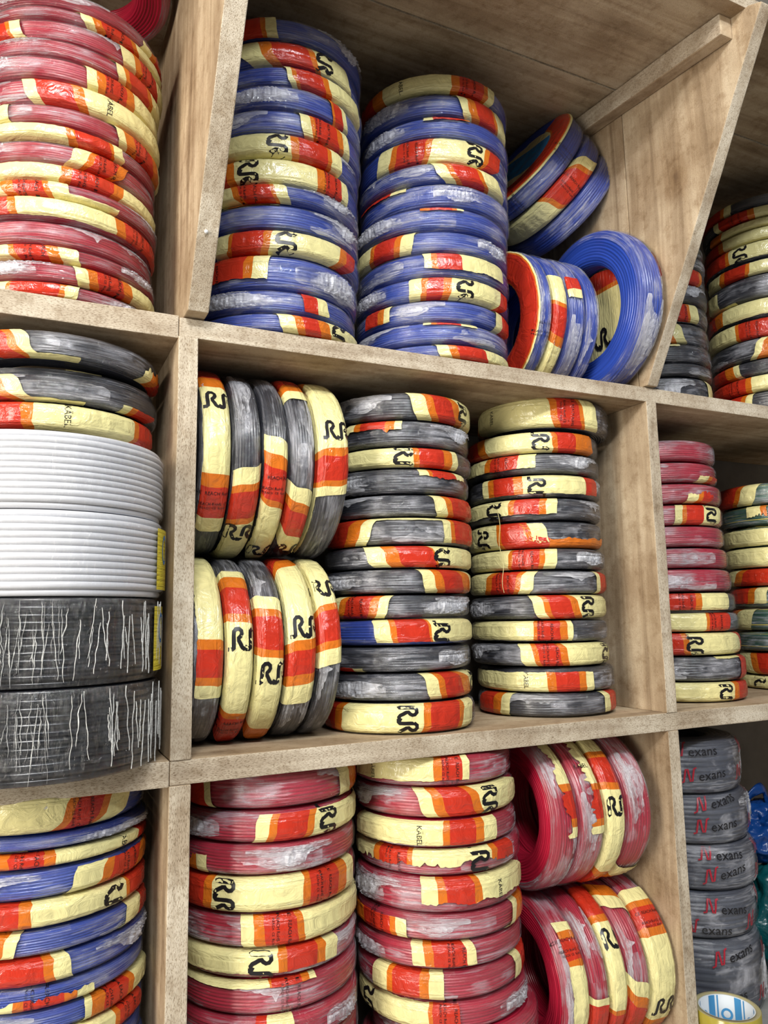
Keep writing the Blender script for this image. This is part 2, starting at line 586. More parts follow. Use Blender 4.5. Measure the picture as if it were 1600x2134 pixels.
_text_cache = {}
def text_geo(s):
    if s not in _text_cache:
        cu = bpy.data.curves.new('lettering_outline', 'FONT')
        cu.body = s
        cu.size = 1.0
        cu.resolution_u = 2
        ob = bpy.data.objects.new('lettering_outline', cu)
        me = bpy.data.meshes.new_from_object(ob)
        vs = [(v.co.x, v.co.y) for v in me.vertices]
        fs = [tuple(p.vertices) for p in me.polygons]
        bpy.data.objects.remove(ob)
        bpy.data.curves.remove(cu)
        bpy.data.meshes.remove(me)
        _text_cache[s] = (vs, fs)
    return _text_cache[s]

def layout(kind):
    """2-D shapes in metres: x = reading direction, y = letter up"""
    V, F = [], []
    def put(vs, fs, sx, sy, ox, oy):
        b = len(V)
        V.extend((x * sx + ox, y * sy + oy) for x, y in vs)
        F.extend(tuple(i + b for i in f) for f in fs)
    if kind == 'R':
        p, q = stroke(R_PTS, 0.20)
        put(p, q, 0.0195, 0.0215, -0.0165, -0.011)
        put(p, q, 0.0195, 0.0215, 0.0005, -0.011)
        v, f = text_geo('K\u00c4BEL')
        put(v, f, 0.0052, 0.0062, 0.0172, -0.0105)
    elif kind == 'K':
        v, f = text_geo('K\u00c4BEL')
        put(v, f, 0.0075, 0.0085, -0.011, -0.003)
    elif kind == 't':
        for s, sz, oy in (('CE  REACH RoHS', 0.0050, 0.0055), ('REACH RoHS  CE', 0.0042, -0.0060), ('REACH  CE  RoHS', 0.0034, -0.0105)):
            v, f = text_geo(s)
            wd = max(x for x, y in v)
            put(v, f, sz, sz * 1.05, -wd * sz / 2, oy)
        put([(-0.014, -0.0005), (0.014, -0.0005), (0.014, 0.0), (-0.014, 0.0)], [(0, 1, 2, 3)], 1, 1, 0, 0.0015)
    return V, F
LAYOUT = {k: layout(k) for k in 'RKt'}

# ------------------------------------------------------------------ bands
def band_off(th, v, seed):
    cx, cy = math.cos(th), math.sin(th)
    return (0.0023 + 0.0007 * noise.noise((cx * 9 + seed, cy * 9, v * 2.0)) +
            0.0013 * abs(noise.noise((cx * 30 + seed, cy * 30, v * 3.4))))

VPHI = math.radians(74)
def band_point(th, v, r, h, w, seed, extra=0.0):
    return surf(th, -v * VPHI, r, h, w, band_off(th, v, seed) + extra, 0.0001)

def owner(bands, th):
    best, bd = 0, 1e9
    for i, b in enumerate(bands):
        lo, hi = (min(b[3] + b[4]), max(b[3] + b[4])) if b[0] == 'H' else (min(b[1], b[2]), max(b[1], b[2]))
        q = min((max(lo - t, t - hi, 0) for t in (th, th - 360, th + 360)))
        if q < bd:
            best, bd = i, q
    return best

def build_bands(bands, texts, r, h, w, seed, parent):
    objs = []
    for bi, b in enumerate(bands):
        verts, faces, mi, uvs = [], [], [], []
        if b[0] == 'H':
            _, v0, v1, top, bot, cs = b
            full = v0 <= -0.85 and v1 >= 0.85
            nv = 16
            cols, cmat = [], []
            for k in range(len(top) - 1):
                span = max(abs(top[k + 1] - top[k]), abs(bot[k + 1] - bot[k]))
                n = max(2, int(span / 1.6))
                for q in range(n):
                    cols.append((k, q / n))
                    cmat.append(cs[k])
            cols.append((len(top) - 2, 1.0))
            for ci, (k, f) in enumerate(cols):
                a = top[k] * (1 - f) + top[k + 1] * f
                c = bot[k] * (1 - f) + bot[k + 1] * f
                e0 = v0 + (0.10 * noise.noise((a * 0.07, seed + 3.1, bi)) + 0.05 * noise.noise((a * 0.5, seed, bi)) if v0 > -0.85 else -0.04)
                e1 = v1 + (0.10 * noise.noise((c * 0.07, seed + 9.7, bi)) + 0.05 * noise.noise((c * 0.5, seed, bi)) if v1 < 0.85 else 0.04)
                for j in range(nv + 1):
                    v = e0 + (e1 - e0) * j / nv
                    t = (v + 1) / 2
                    wobble = 1.0 * noise.noise((v * 2.2 + seed, k * 2.0 + (f > 0.5), bi)) if f in (0.0, 1.0) else 0.0
                    th = math.radians(a * (1 - t) + c * t + wobble)
                    verts.append(band_point(th, v, r, h, w, seed))
                    uvs.append((th * r + seed, v * h * 0.5))
            m = nv + 1
        else:
            _, a0, a1, vs, cs = b
            lo, hi = sorted((a0, a1))
            nth = max(8, int((hi - lo) / 1.8))
            rows, rmat = [], []
            for k in range(len(vs) - 1):
                n = max(2, int(abs(vs[k + 1] - vs[k]) / 0.08))
                for q in range(n):
                    rows.append((vs[k] + (vs[k + 1] - vs[k]) * q / n))
                    rmat.append(cs[k])
            rows.append(vs[-1])
            m = len(rows)
            cmat = None
            for i in range(nth + 1):
                th0 = lo + (hi - lo) * i / nth
                for j, v in enumerate(rows):
                    th = math.radians(th0)
                    vv = v + 0.05 * noise.noise((th * 4, seed, 2.0))
                    verts.append(band_point(th, vv, r, h, w, seed))
                    uvs.append((th * r + seed, vv * h * 0.5))
            cols = list(range(nth + 1))
        for i in range(len(cols) - 1):
            for j in range(m - 1):
                a = i * m + j
                faces.append((a, a + 1, a + m + 1, a + m))
                mi.append(cmat[i] if cmat else rmat[j])
        # lettering printed on this band
        if True:
            for kind, th0, sgn, _x in [q for q in texts if owner(bands, q[1]) == bi]:
                V, F = LAYOUT[kind]
                base = len(verts)
                s = 1 if sgn == '+' else -1
                shift = {'R': 0.0035, 'K': 0.0, 't': 0.0}[kind]
                rr = random.Random(int(th0 * 10) + seed)
                shift += rr.uniform(-0.004, 0.004) if kind == 'R' else 0.0
                keep = []
                for x, y in V:
                    z = -(x + shift) * s
                    th = math.radians(th0) + y * s / r
                    zz = 2 * z / h
                    lim = 0.985
                    cl = max(-lim, min(lim, zz))
                    ph = math.copysign(math.asin(abs(cl) ** (1 / EXP)), cl)
                    v = -ph / VPHI
                    verts.append(surf(th, ph, r, h, w, band_off(th, v, seed) + 0.00035, 0.0004))
                    uvs.append((th * r, v * 0.02))
                    keep.append(abs(zz) < 1.02)
                for f in F:
                    if all(keep[i] for i in f):
                        faces.append(tuple(i + base for i in f))
                        mi.append(len(LAB_ORDER))
        o = link_mesh('printed_band', verts, faces, [LAB[c] for c in LAB_ORDER] + [M_INK], parent, mi, uvs)
        objs.append(o)
    return objs

def clear_of(b, deg, margin):
    lo, hi = (min(b[3] + b[4]), max(b[3] + b[4])) if b[0] == 'H' else (min(b[1], b[2]), max(b[1], b[2]))
    return all(not (lo - margin < deg + q < hi + margin) for q in (-360, 0, 360, 720))

def build_coil(c, idx):
    kind, color, loc, rot, r, h, bands, texts, label, group, hole = c
    rnd = random.Random(idx * 7 + 3)
    root = thing('wire_coil', label, 'wire coil', loc, rot, group)
    sx, sz = r / BR, h / BH
    w = BW * sx
    o = link_me('wire_bundle', WIRES[(color, rnd.randrange(3))], root)
    o.scale = (sx, sx, sz)
    o.rotation_euler = (0, 0, rnd.uniform(0, 6.28))
    f = link_me('plastic_wrap', FILMS[rnd.randrange(len(FILMS))], root)
    f.scale = (sx, sx, sz)
    f.rotation_euler = (0, 0, rnd.uniform(0, 6.28))
    if bands:
        build_bands(bands, texts, r, h, w, idx * 1.37, root)
    # bunched film flaps towards the shop
    on_edge = abs(rot[1]) > 1.0
    front = -PI / 2 if on_edge else math.atan2(CAM[0][1] - loc[1], CAM[0][0] - loc[0])
    for q in range(rnd.choice((1, 2, 2, 3))):
        # loose bunches lie where no print is; flat ones may run under the print
        ang, free = front, False
        for attempt in range(12):
            ang = front + rnd.uniform(-1.1, 1.1) * (0.7 if on_edge else 1.0)
            free = all(clear_of(b, math.degrees(ang), 34) for b in bands)
            if free:
                break
        k = rnd.choice((2, 5, 8)) if free and not on_edge and rnd.random() < 0.6 else rnd.choice((0, 1, 3, 4, 6, 7, 9))
        g = link_me('film_fold', FOLDS[k], root)
        g.scale = (sx, sx, sz)
        g.rotation_euler = (0, 0, ang)
    if hole:
        # sheet of printed wrap closing the hole
        rin = (r - w) * 0.985 if hole == 1 else (r - w * 0.62)
        zs = -h * 0.25 if hole == 1 else h * 0.44
        verts, faces, mi = [], [], []
        nx, ny = 40, 24
        for j in range(nx + 1):
            yy = -1 + 2 * j / nx
            half = math.sqrt(max(0, 1 - yy * yy))
            for i in range(ny + 1):
                xx = half * (2 * i / ny - 1)
                verts.append((yy * rin, xx * rin, zs + 0.0016 * noise.noise((xx * 3, yy * 3, 2))))
        for j in range(nx):
            yy = -1 + 2 * (j + .5) / nx
            for i in range(ny):
                a = j * (ny + 1) + i
                faces.append((a, a + ny + 1, a + ny + 2, a + 1))
                if hole == 1:
                    cc = 'r' if yy > 0.62 else 'o' if yy > 0.5 else 'y'
                else:
                    cc = 'b' if -0.45 < yy < 0.5 else 'y'
                mi.append(LAB_ORDER.index(cc))
        if hole == 1:
            V, F = LAYOUT['R']
            base = len(verts)
            for x, y in V:
                verts.append((y * 1.25 - 0.034, -x * 1.25, zs + 0.0022))
            for fc in F:
                faces.append(tuple(i + base for i in fc))
                mi.append(len(LAB_ORDER))
        link_mesh('inner_sheet', verts, faces, [LAB[c_] for c_ in LAB_ORDER] + [M_INK], root, mi, [(v[0], v[1]) for v in verts])
    return root

def build_roll(c, idx):
    """thick shrink wrapped cable roll: a dozen bare windings high"""
    kind, color, loc, rot, r, h, bands, texts, label, group, hole = c
    root = thing('cable_roll', label, 'cable roll', loc, (0, 0, 0), group)
    nw = 12
    wr = h / nw / 2
    nth, nc = 160, 10
    verts, faces, uvs = [], [], []
    prof = []
    for k in range(nw):
        zc = h / 2 - wr * (2 * k + 1)
        inset = 0.003 if k in (0, nw - 1) else 0.0
        for j in range(nc):
            a = PI / 2 - PI * (j + 0.5) / nc
            prof.append((r - wr - inset + wr * math.cos(a), zc + wr * math.sin(a)))
    prof = [(r - 0.055, h / 2 - 0.001), (r - 0.02, h / 2 - 0.0005)] + prof + [(r - 0.02, -h / 2 + .0005), (r - 0.055, -h / 2 + .001)]
    m = len(prof)
    for i in range(nth):
        th = 2 * PI * i / nth
        for j, (rd, z) in enumerate(prof):
            zz = z + 0.0007 * noise.noise((math.cos(th) * 2, math.sin(th) * 2, idx + z * 60)) * (abs(z) < h / 2 - 2 * wr)
            verts.append((rd * math.cos(th), rd * math.sin(th), zz))
            uvs.append((th * r, j / m * 0.1))
    for i in range(nth):
        for j in range(m):
            a, b = i * m + j, i * m + (j + 1) % m
            i2 = (i + 1) % nth
            faces.append((a, b, i2 * m + (j + 1) % m, i2 * m + j))
    link_mesh('cable_windings', verts, faces, [WIRE['W' if color == 'W' else 'k']], root, None, uvs)
    # tight film with vertical stretch creases
    verts, faces, uvs = [], [], []
    nth, nz = 260, 10
    for i in range(nth + 1):
        th = 2 * PI * i / nth
        cre = abs(noise.noise((math.cos(th) * 24 + idx, math.sin(th) * 24, 0)))
        for j in range(nz + 1):
            t = j / nz
            z = (h / 2 - .0008) * (1 - 2 * t)
            e = 0.004 if j in (0, nz) else 0.0
            off = 0.0006 + 0.0010 * max(0, 0.22 - cre) / 0.22 + 0.0003 * noise.noise((th * 5, z * 90, idx))
            verts.append(((r + off - e) * math.cos(th), (r + off - e) * math.sin(th), z))
            uvs.append((th * r * 4 + idx, z * 0.25))
    m = nz + 1
    for i in range(nth):
        for j in range(nz):
            a = i * m + j
            faces.append((a, a + 1, a + m + 1, a + m))
    rnd = random.Random(idx)
    mi = [0] * len(faces)
    if color != 'W':
        for k in range(70):
            th = math.radians(rnd.uniform(-170, -12) if k > 8 else rnd.uniform(-120, -80))
            z0 = h / 2 * rnd.uniform(0.3, 0.97)
            z1 = -h / 2 * rnd.uniform(0.2, 0.97)
            wd = rnd.uniform(0.0001, 0.00055)
            dr = rnd.uniform(-0.06, 0.06)
            n = 14
            b = len(verts)
            for j in range(n):
                t = j / (n - 1)
                z = z0 + (z1 - z0) * t
                tt = th + dr * t + 0.016 * noise.noise((t * 4, k, idx)) + 0.006 * noise.noise((t * 15, k, idx))
                wv = wd / r * (0.15 + math.sin(PI * t) * (0.6 + 0.9 * noise.noise((t * 9, k, 3.3))))
                for s in (-1, 1):
                    a = tt + s * wv
                    verts.append(((r + .0016) * math.cos(a), (r + .0016) * math.sin(a), z))
                    uvs.append((tt * r * 4, z))
                verts.append(((r + .0026) * math.cos(tt), (r + .0026) * math.sin(tt), z))
                uvs.append((tt * r * 4, z))
            for j in range(n - 1):
                q = b + j * 3
                faces.append((q, q + 3, q + 5, q + 2))
                faces.append((q + 2, q + 5, q + 4, q + 1))
                mi.extend((1, 1))
    link_mesh('stretch_film', verts, faces, [FILM_TIGHT, FILM_CREASE], root, mi, uvs)
    if 'yellow label' in label:
        th0 = math.radians(-31 if color == 'W' else -30)
        tw = 0.42
        zz0, zz1 = h / 2 * (0.80), -h / 2 * 0.80
        verts, faces, mi = [], [], []
        n = 12
        for i in range(n + 1):
            th = th0 + tw * i / n
            for z in (zz0, zz1):
                verts.append(((r + .0022) * math.cos(th), (r + .0022) * math.sin(th), z))
        for i in range(n):
            faces.append((2 * i, 2 * i + 1, 2 * i + 3, 2 * i + 2))
            mi.append(LAB_ORDER.index('Y'))
        # blue ring mark and small black figures
        b = len(verts)
        ring = 20
        for i in range(ring):
            a = 2 * PI * i / ring
            for q in (0.010, 0.0075):
                th = th0 + 0.19 + q * 0.8 * math.cos(a) / r
                verts.append(((r + .0026) * math.cos(th), (r + .0026) * math.sin(th), 0.010 + q * 1.5 * math.sin(a)))
        for i in range(ring):
            j = (i + 1) % ring
            faces.append((b + 2 * i, b + 2 * i + 1, b + 2 * j + 1, b + 2 * j))
            mi.append(LAB_ORDER.index('b'))
        link_mesh('yellow_label', verts, faces, [LAB[c_] for c_ in LAB_ORDER] + [M_INK], root, mi, [(v[0], v[2]) for v in verts])
    return root

def build_grey(c, idx):
    """grey cable coil under loose film printed with the maker's name"""
    kind, color, loc, rot, r, h, bands, texts, label, group, hole = c
    root = thing('cable_coil', label, 'cable coil', loc, (0, 0, 0), group)
    g = wire_mesh(40 + idx, 32, 120, 0.0016, 0.05, h, r, 0.03)
    link_me('cable_bundle', mesh_data('cable_bundle', *g, [WIRE['N']]), root)
    f = link_me('plastic_wrap', FILMS[idx % len(FILMS)], root)
    f.scale = (r / BR, r / BR, h / BH)
    f.rotation_euler = (0, 0, idx * 1.1)
    o = link_me('film_fold', FOLDS[idx % len(FOLDS)], f)
    o.rotation_euler = (0, 0, -0.9 - idx * 1.1)
    # printing
    verts, faces, mi, uvs = [], [], [], []
    rnd = random.Random(idx)
    V, F = text_geo('exans')
    wv, wf = stroke([(-0.1, 0.0), (0.12, 0.05), (0.2, 0.5), (0.28, 0.95), (0.42, 0.95), (0.5, 0.5), (0.58, 0.05), (0.72, 0.05), (0.8, 0.5), (0.88, 0.95), (1.05, 1.0)], 0.13)
    front = math.radians(-118)
    for row in range(2):
        th = front + rnd.uniform(-0.5, 0.1)
        z = h * (0.16 - 0.44 * row) + rnd.uniform(-.004, .004)
        while th < front + 2.1:
            sl = rnd.uniform(-0.10, 0.25)
            for pts, fcs, size, mat, dx in ((wv, wf, 0.0185, 1, 0.0), (V, F, 0.0185, 0, 0.0215)):
                b = len(verts)
                for x, y in pts:
                    px = x * size + dx
                    zz = max(-h * .47, min(h * .47, z + y * size + px * sl))
                    cl = 2 * zz / h
                    ph = math.copysign(math.asin(min(1, abs(cl)) ** (1 / EXP)), cl)
                    verts.append(surf(th + px / r, ph, r, h, 0.05, 0.0028, 0.0))
                    uvs.append((px, zz))
                for q in fcs:
                    faces.append(tuple(k + b for k in q))
                    mi.append(mat)
            th += 0.095 / r * rnd.uniform(0.9, 1.3)
    # the printing is part of the film
    me = f.data.copy()
    me.materials.append(M_INK)
    me.materials.append(M_REDINK)
    bm = bmesh.new()
    bm.from_mesh(me)
    ca, sa = math.cos(-idx * 1.1), math.sin(-idx * 1.1)
    kr, kz = r / BR, h / BH
    vs = [bm.verts.new(((x * ca - y * sa) / kr, (x * sa + y * ca) / kr, z / kz)) for x, y, z in verts]
    for q, m_ in zip(faces, mi):
        nf = bm.faces.new([vs[k] for k in q])
        nf.material_index = m_ + 1
        nf.smooth = True
    bm.to_mesh(me)
    bm.free()
    f.data = me
    return root

COILS = [
('coil','R',(-0.1115,0.106,0.7852),(0.0024,0.0035,0.0),0.1,0.0183,[('H',0.0,1.0,[314.3,324.2,330.3,356.9],[314.5,324.5,330.6,357.3],[0,1,2])],[],'red wire coil, topmost of the top left stack','red coils stacked in the top left bay',0),
('coil','R',(-0.111,0.1067,0.7681),(-0.0038,-0.0003,0.0),0.1,0.0128,[('H',-1.0,1.0,[268.4,274.5,279.9,298.0,301.4,324.1],[277.4,283.9,289.7,310.7,315.3,366.4],[0,1,2,1,0])],[('t',293.7,'+','')],'red wire coil, second from the top of the top left stack','red coils stacked in the top left bay',0),
('coil','R',(-0.1101,0.1056,0.7488),(0.0032,-0.0031,0.0),0.1,0.0225,[('H',-1.0,1.0,[210.3,225.8,228.2,235.7],[220.3,233.1,235.2,242.0],[2,1,0]),('H',-1.0,1.0,[292.2,301.0,305.9,319.4,330.3],[301.3,311.8,318.1,343.6,368.5],[0,1,2,0])],[('t',319.6,'+','')],'red wire coil, third from the top of the top left stack','red coils stacked in the top left bay',0),
('coil','R',(-0.1126,0.104,0.7265),(0.0004,0.0006,0.0),0.1,0.0188,[('H',-1.0,1.0,[291.1,296.3,299.6,313.9,317.1,326.8],[299.9,305.9,309.9,329.8,336.0,363.8],[0,1,2,1,0])],[],'red wire coil, fourth from the top of the top left stack','red coils stacked in the top left bay',0),
('coil','R',(-0.1149,0.1039,0.7035),(-0.0018,0.0033,0.0),0.1,0.024,[('H',-1.0,1.0,[277.0,283.3,288.0,301.7,307.9,337.6],[281.0,287.5,292.4,307.1,314.0,363.0],[0,1,2,1,0])],[('t',296.9,'+','')],'red wire coil, fifth from the top of the top left stack','red coils stacked in the top left bay',0),
('coil','R',(-0.1113,0.1036,0.6764),(0.0024,-0.0029,0.0),0.1,0.0272,[('H',-1.0,1.0,[238.6,246.0,265.9,271.9,322.3],[248.4,255.3,274.9,281.1,363.5],[0,2,1,0])],[('K',291.4,'+','')],'red wire coil, sixth from the top of the top left stack','red coils stacked in the top left bay',0),
('coil','R',(-0.1121,0.1035,0.6511),(-0.004,0.003,0.0),0.1,0.0201,[('H',-1.0,1.0,[221.6,235.0],[222.4,235.6],[0]),('H',-1.0,1.0,[291.7,296.9,303.7,317.6,323.0,332.6],[301.7,307.8,316.4,341.6,361.5,373.9],[0,1,2,1,0])],[('t',317.0,'+','')],'red wire coil, seventh from the top of the top left stack','red coils stacked in the top left bay',0),
('coil','R',(-0.1142,0.1039,0.6317),(0.0039,0.003,0.0),0.1,0.0156,[('H',-0.9,1.0,[221.0,266.4,271.4,291.3,293.3,299.7],[228.4,271.5,276.6,297.5,299.6,306.7],[0,1,2,1,0])],[],'red wire coil, eighth from the top of the top left stack','red coils stacked in the top left bay',0),
('coil','R',(-0.1139,0.1068,0.6111),(0.0003,0.0014,0.0),0.1,0.0223,[('H',-1.0,1.0,[277.5,286.5,290.4,305.6,312.2],[267.6,276.1,279.6,292.7,297.9],[0,1,2,1])],[('t',293.6,'+','')],'red wire coil, ninth from the top of the top left stack','red coils stacked in the top left bay',0),
('coil','R',(-0.1144,0.1068,0.5889),(0.0015,0.0037,0.0),0.1,0.0188,[('H',-1.0,1.0,[227.8,268.4,274.4,298.9,305.8,366.9],[225.0,266.3,272.2,296.1,302.6,358.3],[0,1,2,1,0])],[('t',282.9,'+',''),('R',356.4,'+','')],'red wire coil, tenth from the top of the top left stack','red coils stacked in the top left bay',0),
('coil','R',(-0.1111,0.1042,0.5694),(-0.0011,-0.0027,0.0),0.1,0.017,[('H',-1.0,1.0,[220.5,229.9,237.0,254.0,257.3,267.3],[228.2,236.4,243.0,259.3,262.6,272.6],[0,1,2,1,0]),('H',0.2,1.0,[269.2,299.7],[269.3,299.8],[0])],[('t',249.0,'+','')],'red wire coil, eleventh from the top of the top left stack','red coils stacked in the top left bay',0),
('coil','R',(-0.1149,0.1033,0.548),(-0.0016,0.0008,0.0),0.1,0.0227,[('H',-1.0,0.6,[224.7,237.3,242.0,297.1,303.7,342.9],[230.6,242.2,246.7,302.7,310.1,368.5],[2,1,0,1,2])],[('t',319.1,'+','')],'red wire coil, twelfth from the top of the top left stack','red coils stacked in the top left bay',0),
('coil','R',(-0.1157,0.1057,0.523),(-0.0013,-0.0015,0.0),0.1,0.0242,[],[],'red wire coil, thirteenth from the top of the top left stack','red coils stacked in the top left bay',0),
('coil','R',(-0.1117,0.1049,0.5014),(-0.0015,-0.0002,0.0),0.1,0.0157,[('H',-1.0,1.0,[224.0,236.7,240.4,257.6,264.2,274.2],[231.1,242.6,246.2,262.9,269.4,279.5],[0,1,2,1,0])],[('t',254.5,'+','')],'red wire coil, fourteenth from the top of the top left stack','red coils stacked in the top left bay',0),
('coil','R',(-0.1123,0.1032,0.4822),(0.0038,-0.0038,0.0),0.1,0.0194,[('H',-1.0,1.0,[273.2,280.0,285.3,301.1,306.9,327.6],[278.6,285.6,291.1,308.5,315.4,358.1],[0,1,2,1,0])],[('t',298.0,'+','')],'red wire coil, fifteenth from the top of the top left stack','red coils stacked in the top left bay',0),
('coil','R',(-0.1122,0.1064,0.4627),(-0.0039,0.0023,0.0),0.1,0.0164,[('H',-1.0,1.0,[231.3,241.9,243.6,269.5,272.8,279.6],[227.6,238.6,240.5,266.5,269.8,276.4],[0,1,2,1,0])],[],'red wire coil, sixteenth from the top of the top left stack','red coils stacked in the top left bay',0),
('coil','B',(0.1439,0.1003,0.8314),(0.012,0.02,0.0),0.105,0.0273,[('H',-1.0,0.8,[206.1,237.1,240.4,247.5],[211.8,241.0,244.2,251.2],[2,1,0])],[],'blue wire coil, topmost beside the left upright in the top bay','blue coils stacked against the left upright',0),
('coil','B',(0.1419,0.1018,0.7986),(-0.0024,0.002,0.0),0.105,0.0296,[('H',-1.0,1.0,[218.9,233.4,241.3,264.3,268.3,291.0],[234.8,247.7,255.3,279.5,284.1,318.5],[0,1,2,1,0])],[('R',283.4,'+','')],'blue wire coil, second from the top beside the left upright in the top bay','blue coils stacked against the left upright',0),
('coil','B',(0.1445,0.1018,0.7701),(-0.0012,-0.0012,0.0),0.105,0.0242,[('H',-0.6,1.0,[251.1,254.9,257.5,274.7,279.1,302.5],[260.2,264.1,266.7,285.5,290.6,332.3],[0,1,2,1,0])],[],'blue wire coil, third from the top beside the left upright in the top bay','blue coils stacked against the left upright',0),
('coil','B',(0.1414,0.1011,0.7417),(-0.0031,0.002,0.0),0.105,0.0295,[('H',-1.0,1.0,[283.3,284.9,291.7,295.4],[293.3,295.2,303.8,309.0],[1,2,0])],[],'blue wire coil, fourth from the top beside the left upright in the top bay','blue coils stacked against the left upright',0),
('coil','B',(0.1417,0.1014,0.7097),(-0.0037,0.0036,0.0),0.105,0.0312,[('H',-1.0,1.0,[262.3,268.8,271.5,287.9,291.4,297.0],[270.1,277.0,280.0,298.9,303.4,311.4],[0,1,2,1,0])],[('t',281.5,'+','')],'blue wire coil, fifth from the top beside the left upright in the top bay','blue coils stacked against the left upright',0),
('coil','B',(0.1371,0.0994,0.6784),(0.0009,0.0033,0.0),0.105,0.0283,[('H',-1.0,1.0,[206.5,260.5,265.6,285.3,288.5,297.7],[210.6,263.1,268.2,288.5,291.9,301.8],[0,1,2,1,0])],[('R',253.7,'+','')],'blue wire coil, sixth from the top beside the left upright in the top bay','blue coils stacked against the left upright',0),
('coil','B',(0.1372,0.1017,0.6464),(0.0004,-0.0015,0.0),0.105,0.0324,[('H',-1.0,1.0,[207.2,219.2,225.1,278.1,284.1,298.1,304.7],[211.1,222.3,228.0,280.9,287.1,302.1,309.7],[2,1,0,1,2,0])],[('R',236.0,'+',''),('t',290.5,'+','')],'blue wire coil, seventh from the top beside the left upright in the top bay','blue coils stacked against the left upright',0),
('coil','B',(0.136,0.0987,0.6184),(-0.0034,-0.0028,0.0),0.105,0.0204,[('H',-1.0,1.0,[204.1,221.2,225.6,246.2,248.7,256.0],[215.1,229.7,233.7,253.6,256.0,263.4],[0,1,2,1,0])],[('t',236.3,'+','')],'blue wire coil, eighth from the top beside the left upright in the top bay','blue coils stacked against the left upright',0),
('coil','B',(0.1368,0.102,0.5911),(-0.0027,-0.0036,0.0),0.105,0.0311,[('H',-1.0,-0.5,[209.2,220.7,249.5,255.6],[209.7,221.1,249.8,255.9],[0,1,0])],[],'blue wire coil, ninth from the top beside the left upright in the top bay','blue coils stacked against the left upright',0),
('coil','B',(0.1372,0.1001,0.5598),(-0.0008,-0.0021,0.0),0.105,0.0283,[('H',-1.0,1.0,[216.5,225.4,228.2,247.2,252.0,301.1,308.3,322.8],[210.0,219.7,222.7,242.3,247.2,293.0,298.7,307.9],[0,1,2,1,0,1,2])],[('R',259.3,'+','')],'blue wire coil, tenth from the top beside the left upright in the top bay','blue coils stacked against the left upright',0),
('coil','B',(0.1342,0.1013,0.5236),(-0.0004,-0.0006,0.0),0.105,0.0409,[('H',-1.0,0.2,[215.9,238.0,242.9,252.6],[207.8,232.0,237.1,246.9],[2,1,0])],[('t',212.8,'+','')],'blue wire coil, eleventh from the top beside the left upright in the top bay','blue coils stacked against the left upright',0),
('coil','B',(0.1304,0.1017,0.4883),(-0.0037,-0.0001,0.0),0.105,0.0264,[('H',-1.0,0.4,[270.8,280.2,287.7],[276.3,286.4,294.8],[2,0])],[],'blue wire coil, twelfth from the top beside the left upright in the top bay','blue coils stacked against the left upright',0),
('coil','B',(0.1332,0.0985,0.463),(0.0019,0.0036,0.0),0.105,0.021,[('H',-1.0,1.0,[252.8,262.4,267.3,277.8,285.0,307.7],[260.0,269.8,275.1,286.5,294.9,341.3],[0,1,2,1,0])],[('R',298.7,'+','')],'blue wire coil, thirteenth from the top beside the left upright in the top bay','blue coils stacked against the left upright',0),
('coil','B',(0.3741,0.1012,0.832),(0.0,0.016,0.0),0.105,0.0246,[('H',-1.0,1.0,[143.8,190.4,201.6,254.1,260.1,280.5,284.6,291.7],[143.8,190.4,201.6,253.9,259.9,280.2,284.3,291.2],[2,1,0,1,2,1,0])],[('K',217.5,'+',''),('t',267.8,'+','')],'blue wire coil, topmost of the second blue stack','blue coils of the second stack in the top bay',0),
('coil','B',(0.3706,0.1014,0.8007),(-0.0016,-0.0004,0.0),0.105,0.03,[('H',-1.0,1.0,[255.5,261.5,267.8,282.2,284.3,291.2],[267.3,274.0,281.5,301.9,305.8,330.2],[0,1,2,1,0])],[],'blue wire coil, second from the top of the second blue stack','blue coils of the second stack in the top bay',0),
('coil','B',(0.3737,0.1014,0.7692),(0.0038,-0.0004,0.0),0.105,0.0297,[('H',-1.0,-0.2,[232.8,239.9,263.1,266.3],[234.4,241.4,264.8,268.0],[0,2,1])],[],'blue wire coil, third from the top of the second blue stack','blue coils of the second stack in the top bay',0),
('coil','B',(0.3701,0.1009,0.7347),(-0.0002,-0.0017,0.0),0.105,0.0363,[('H',-1.0,1.0,[205.0,215.4,220.1,240.3,244.6,286.9,291.7,308.3],[192.0,204.6,210.0,231.4,235.7,274.3,277.9,288.2],[0,1,2,1,0,1,2])],[('t',225.9,'+',''),('R',272.9,'+','')],'blue wire coil, fourth from the top of the second blue stack','blue coils of the second stack in the top bay',0),
('coil','B',(0.3685,0.0986,0.7025),(-0.001,0.0039,0.0),0.105,0.0249,[('H',-1.0,1.0,[234.3,242.7,246.9,264.3,267.5,279.6],[250.8,259.4,264.0,285.1,289.6,315.4],[0,1,2,1,0])],[],'blue wire coil, fifth from the top of the second blue stack','blue coils of the second stack in the top bay',0),
('coil','B',(0.3702,0.1005,0.672),(-0.0,-0.0013,0.0),0.105,0.0328,[('H',-1.0,-0.2,[179.5,211.1,223.6],[149.1,203.8,217.4],[2,0])],[],'blue wire coil, sixth from the top of the second blue stack','blue coils of the second stack in the top bay',0),
('coil','B',(0.3647,0.0991,0.6391),(0.0023,0.0029,0.0),0.105,0.0298,[('H',-1.0,-0.2,[232.7,239.6,254.9,258.5,263.7],[233.7,240.6,255.9,259.5,264.8],[1,2,1,0])],[],'blue wire coil, seventh from the top of the second blue stack','blue coils of the second stack in the top bay',0),
('coil','B',(0.365,0.1011,0.6086),(0.0022,0.0016,0.0),0.105,0.0281,[('H',-1.0,0.9,[145.6,198.0,202.0,218.9,223.4,232.0],[130.7,186.4,191.6,211.1,215.9,225.0],[0,1,2,1,0])],[],'blue wire coil, eighth from the top of the second blue stack','blue coils of the second stack in the top bay',0),
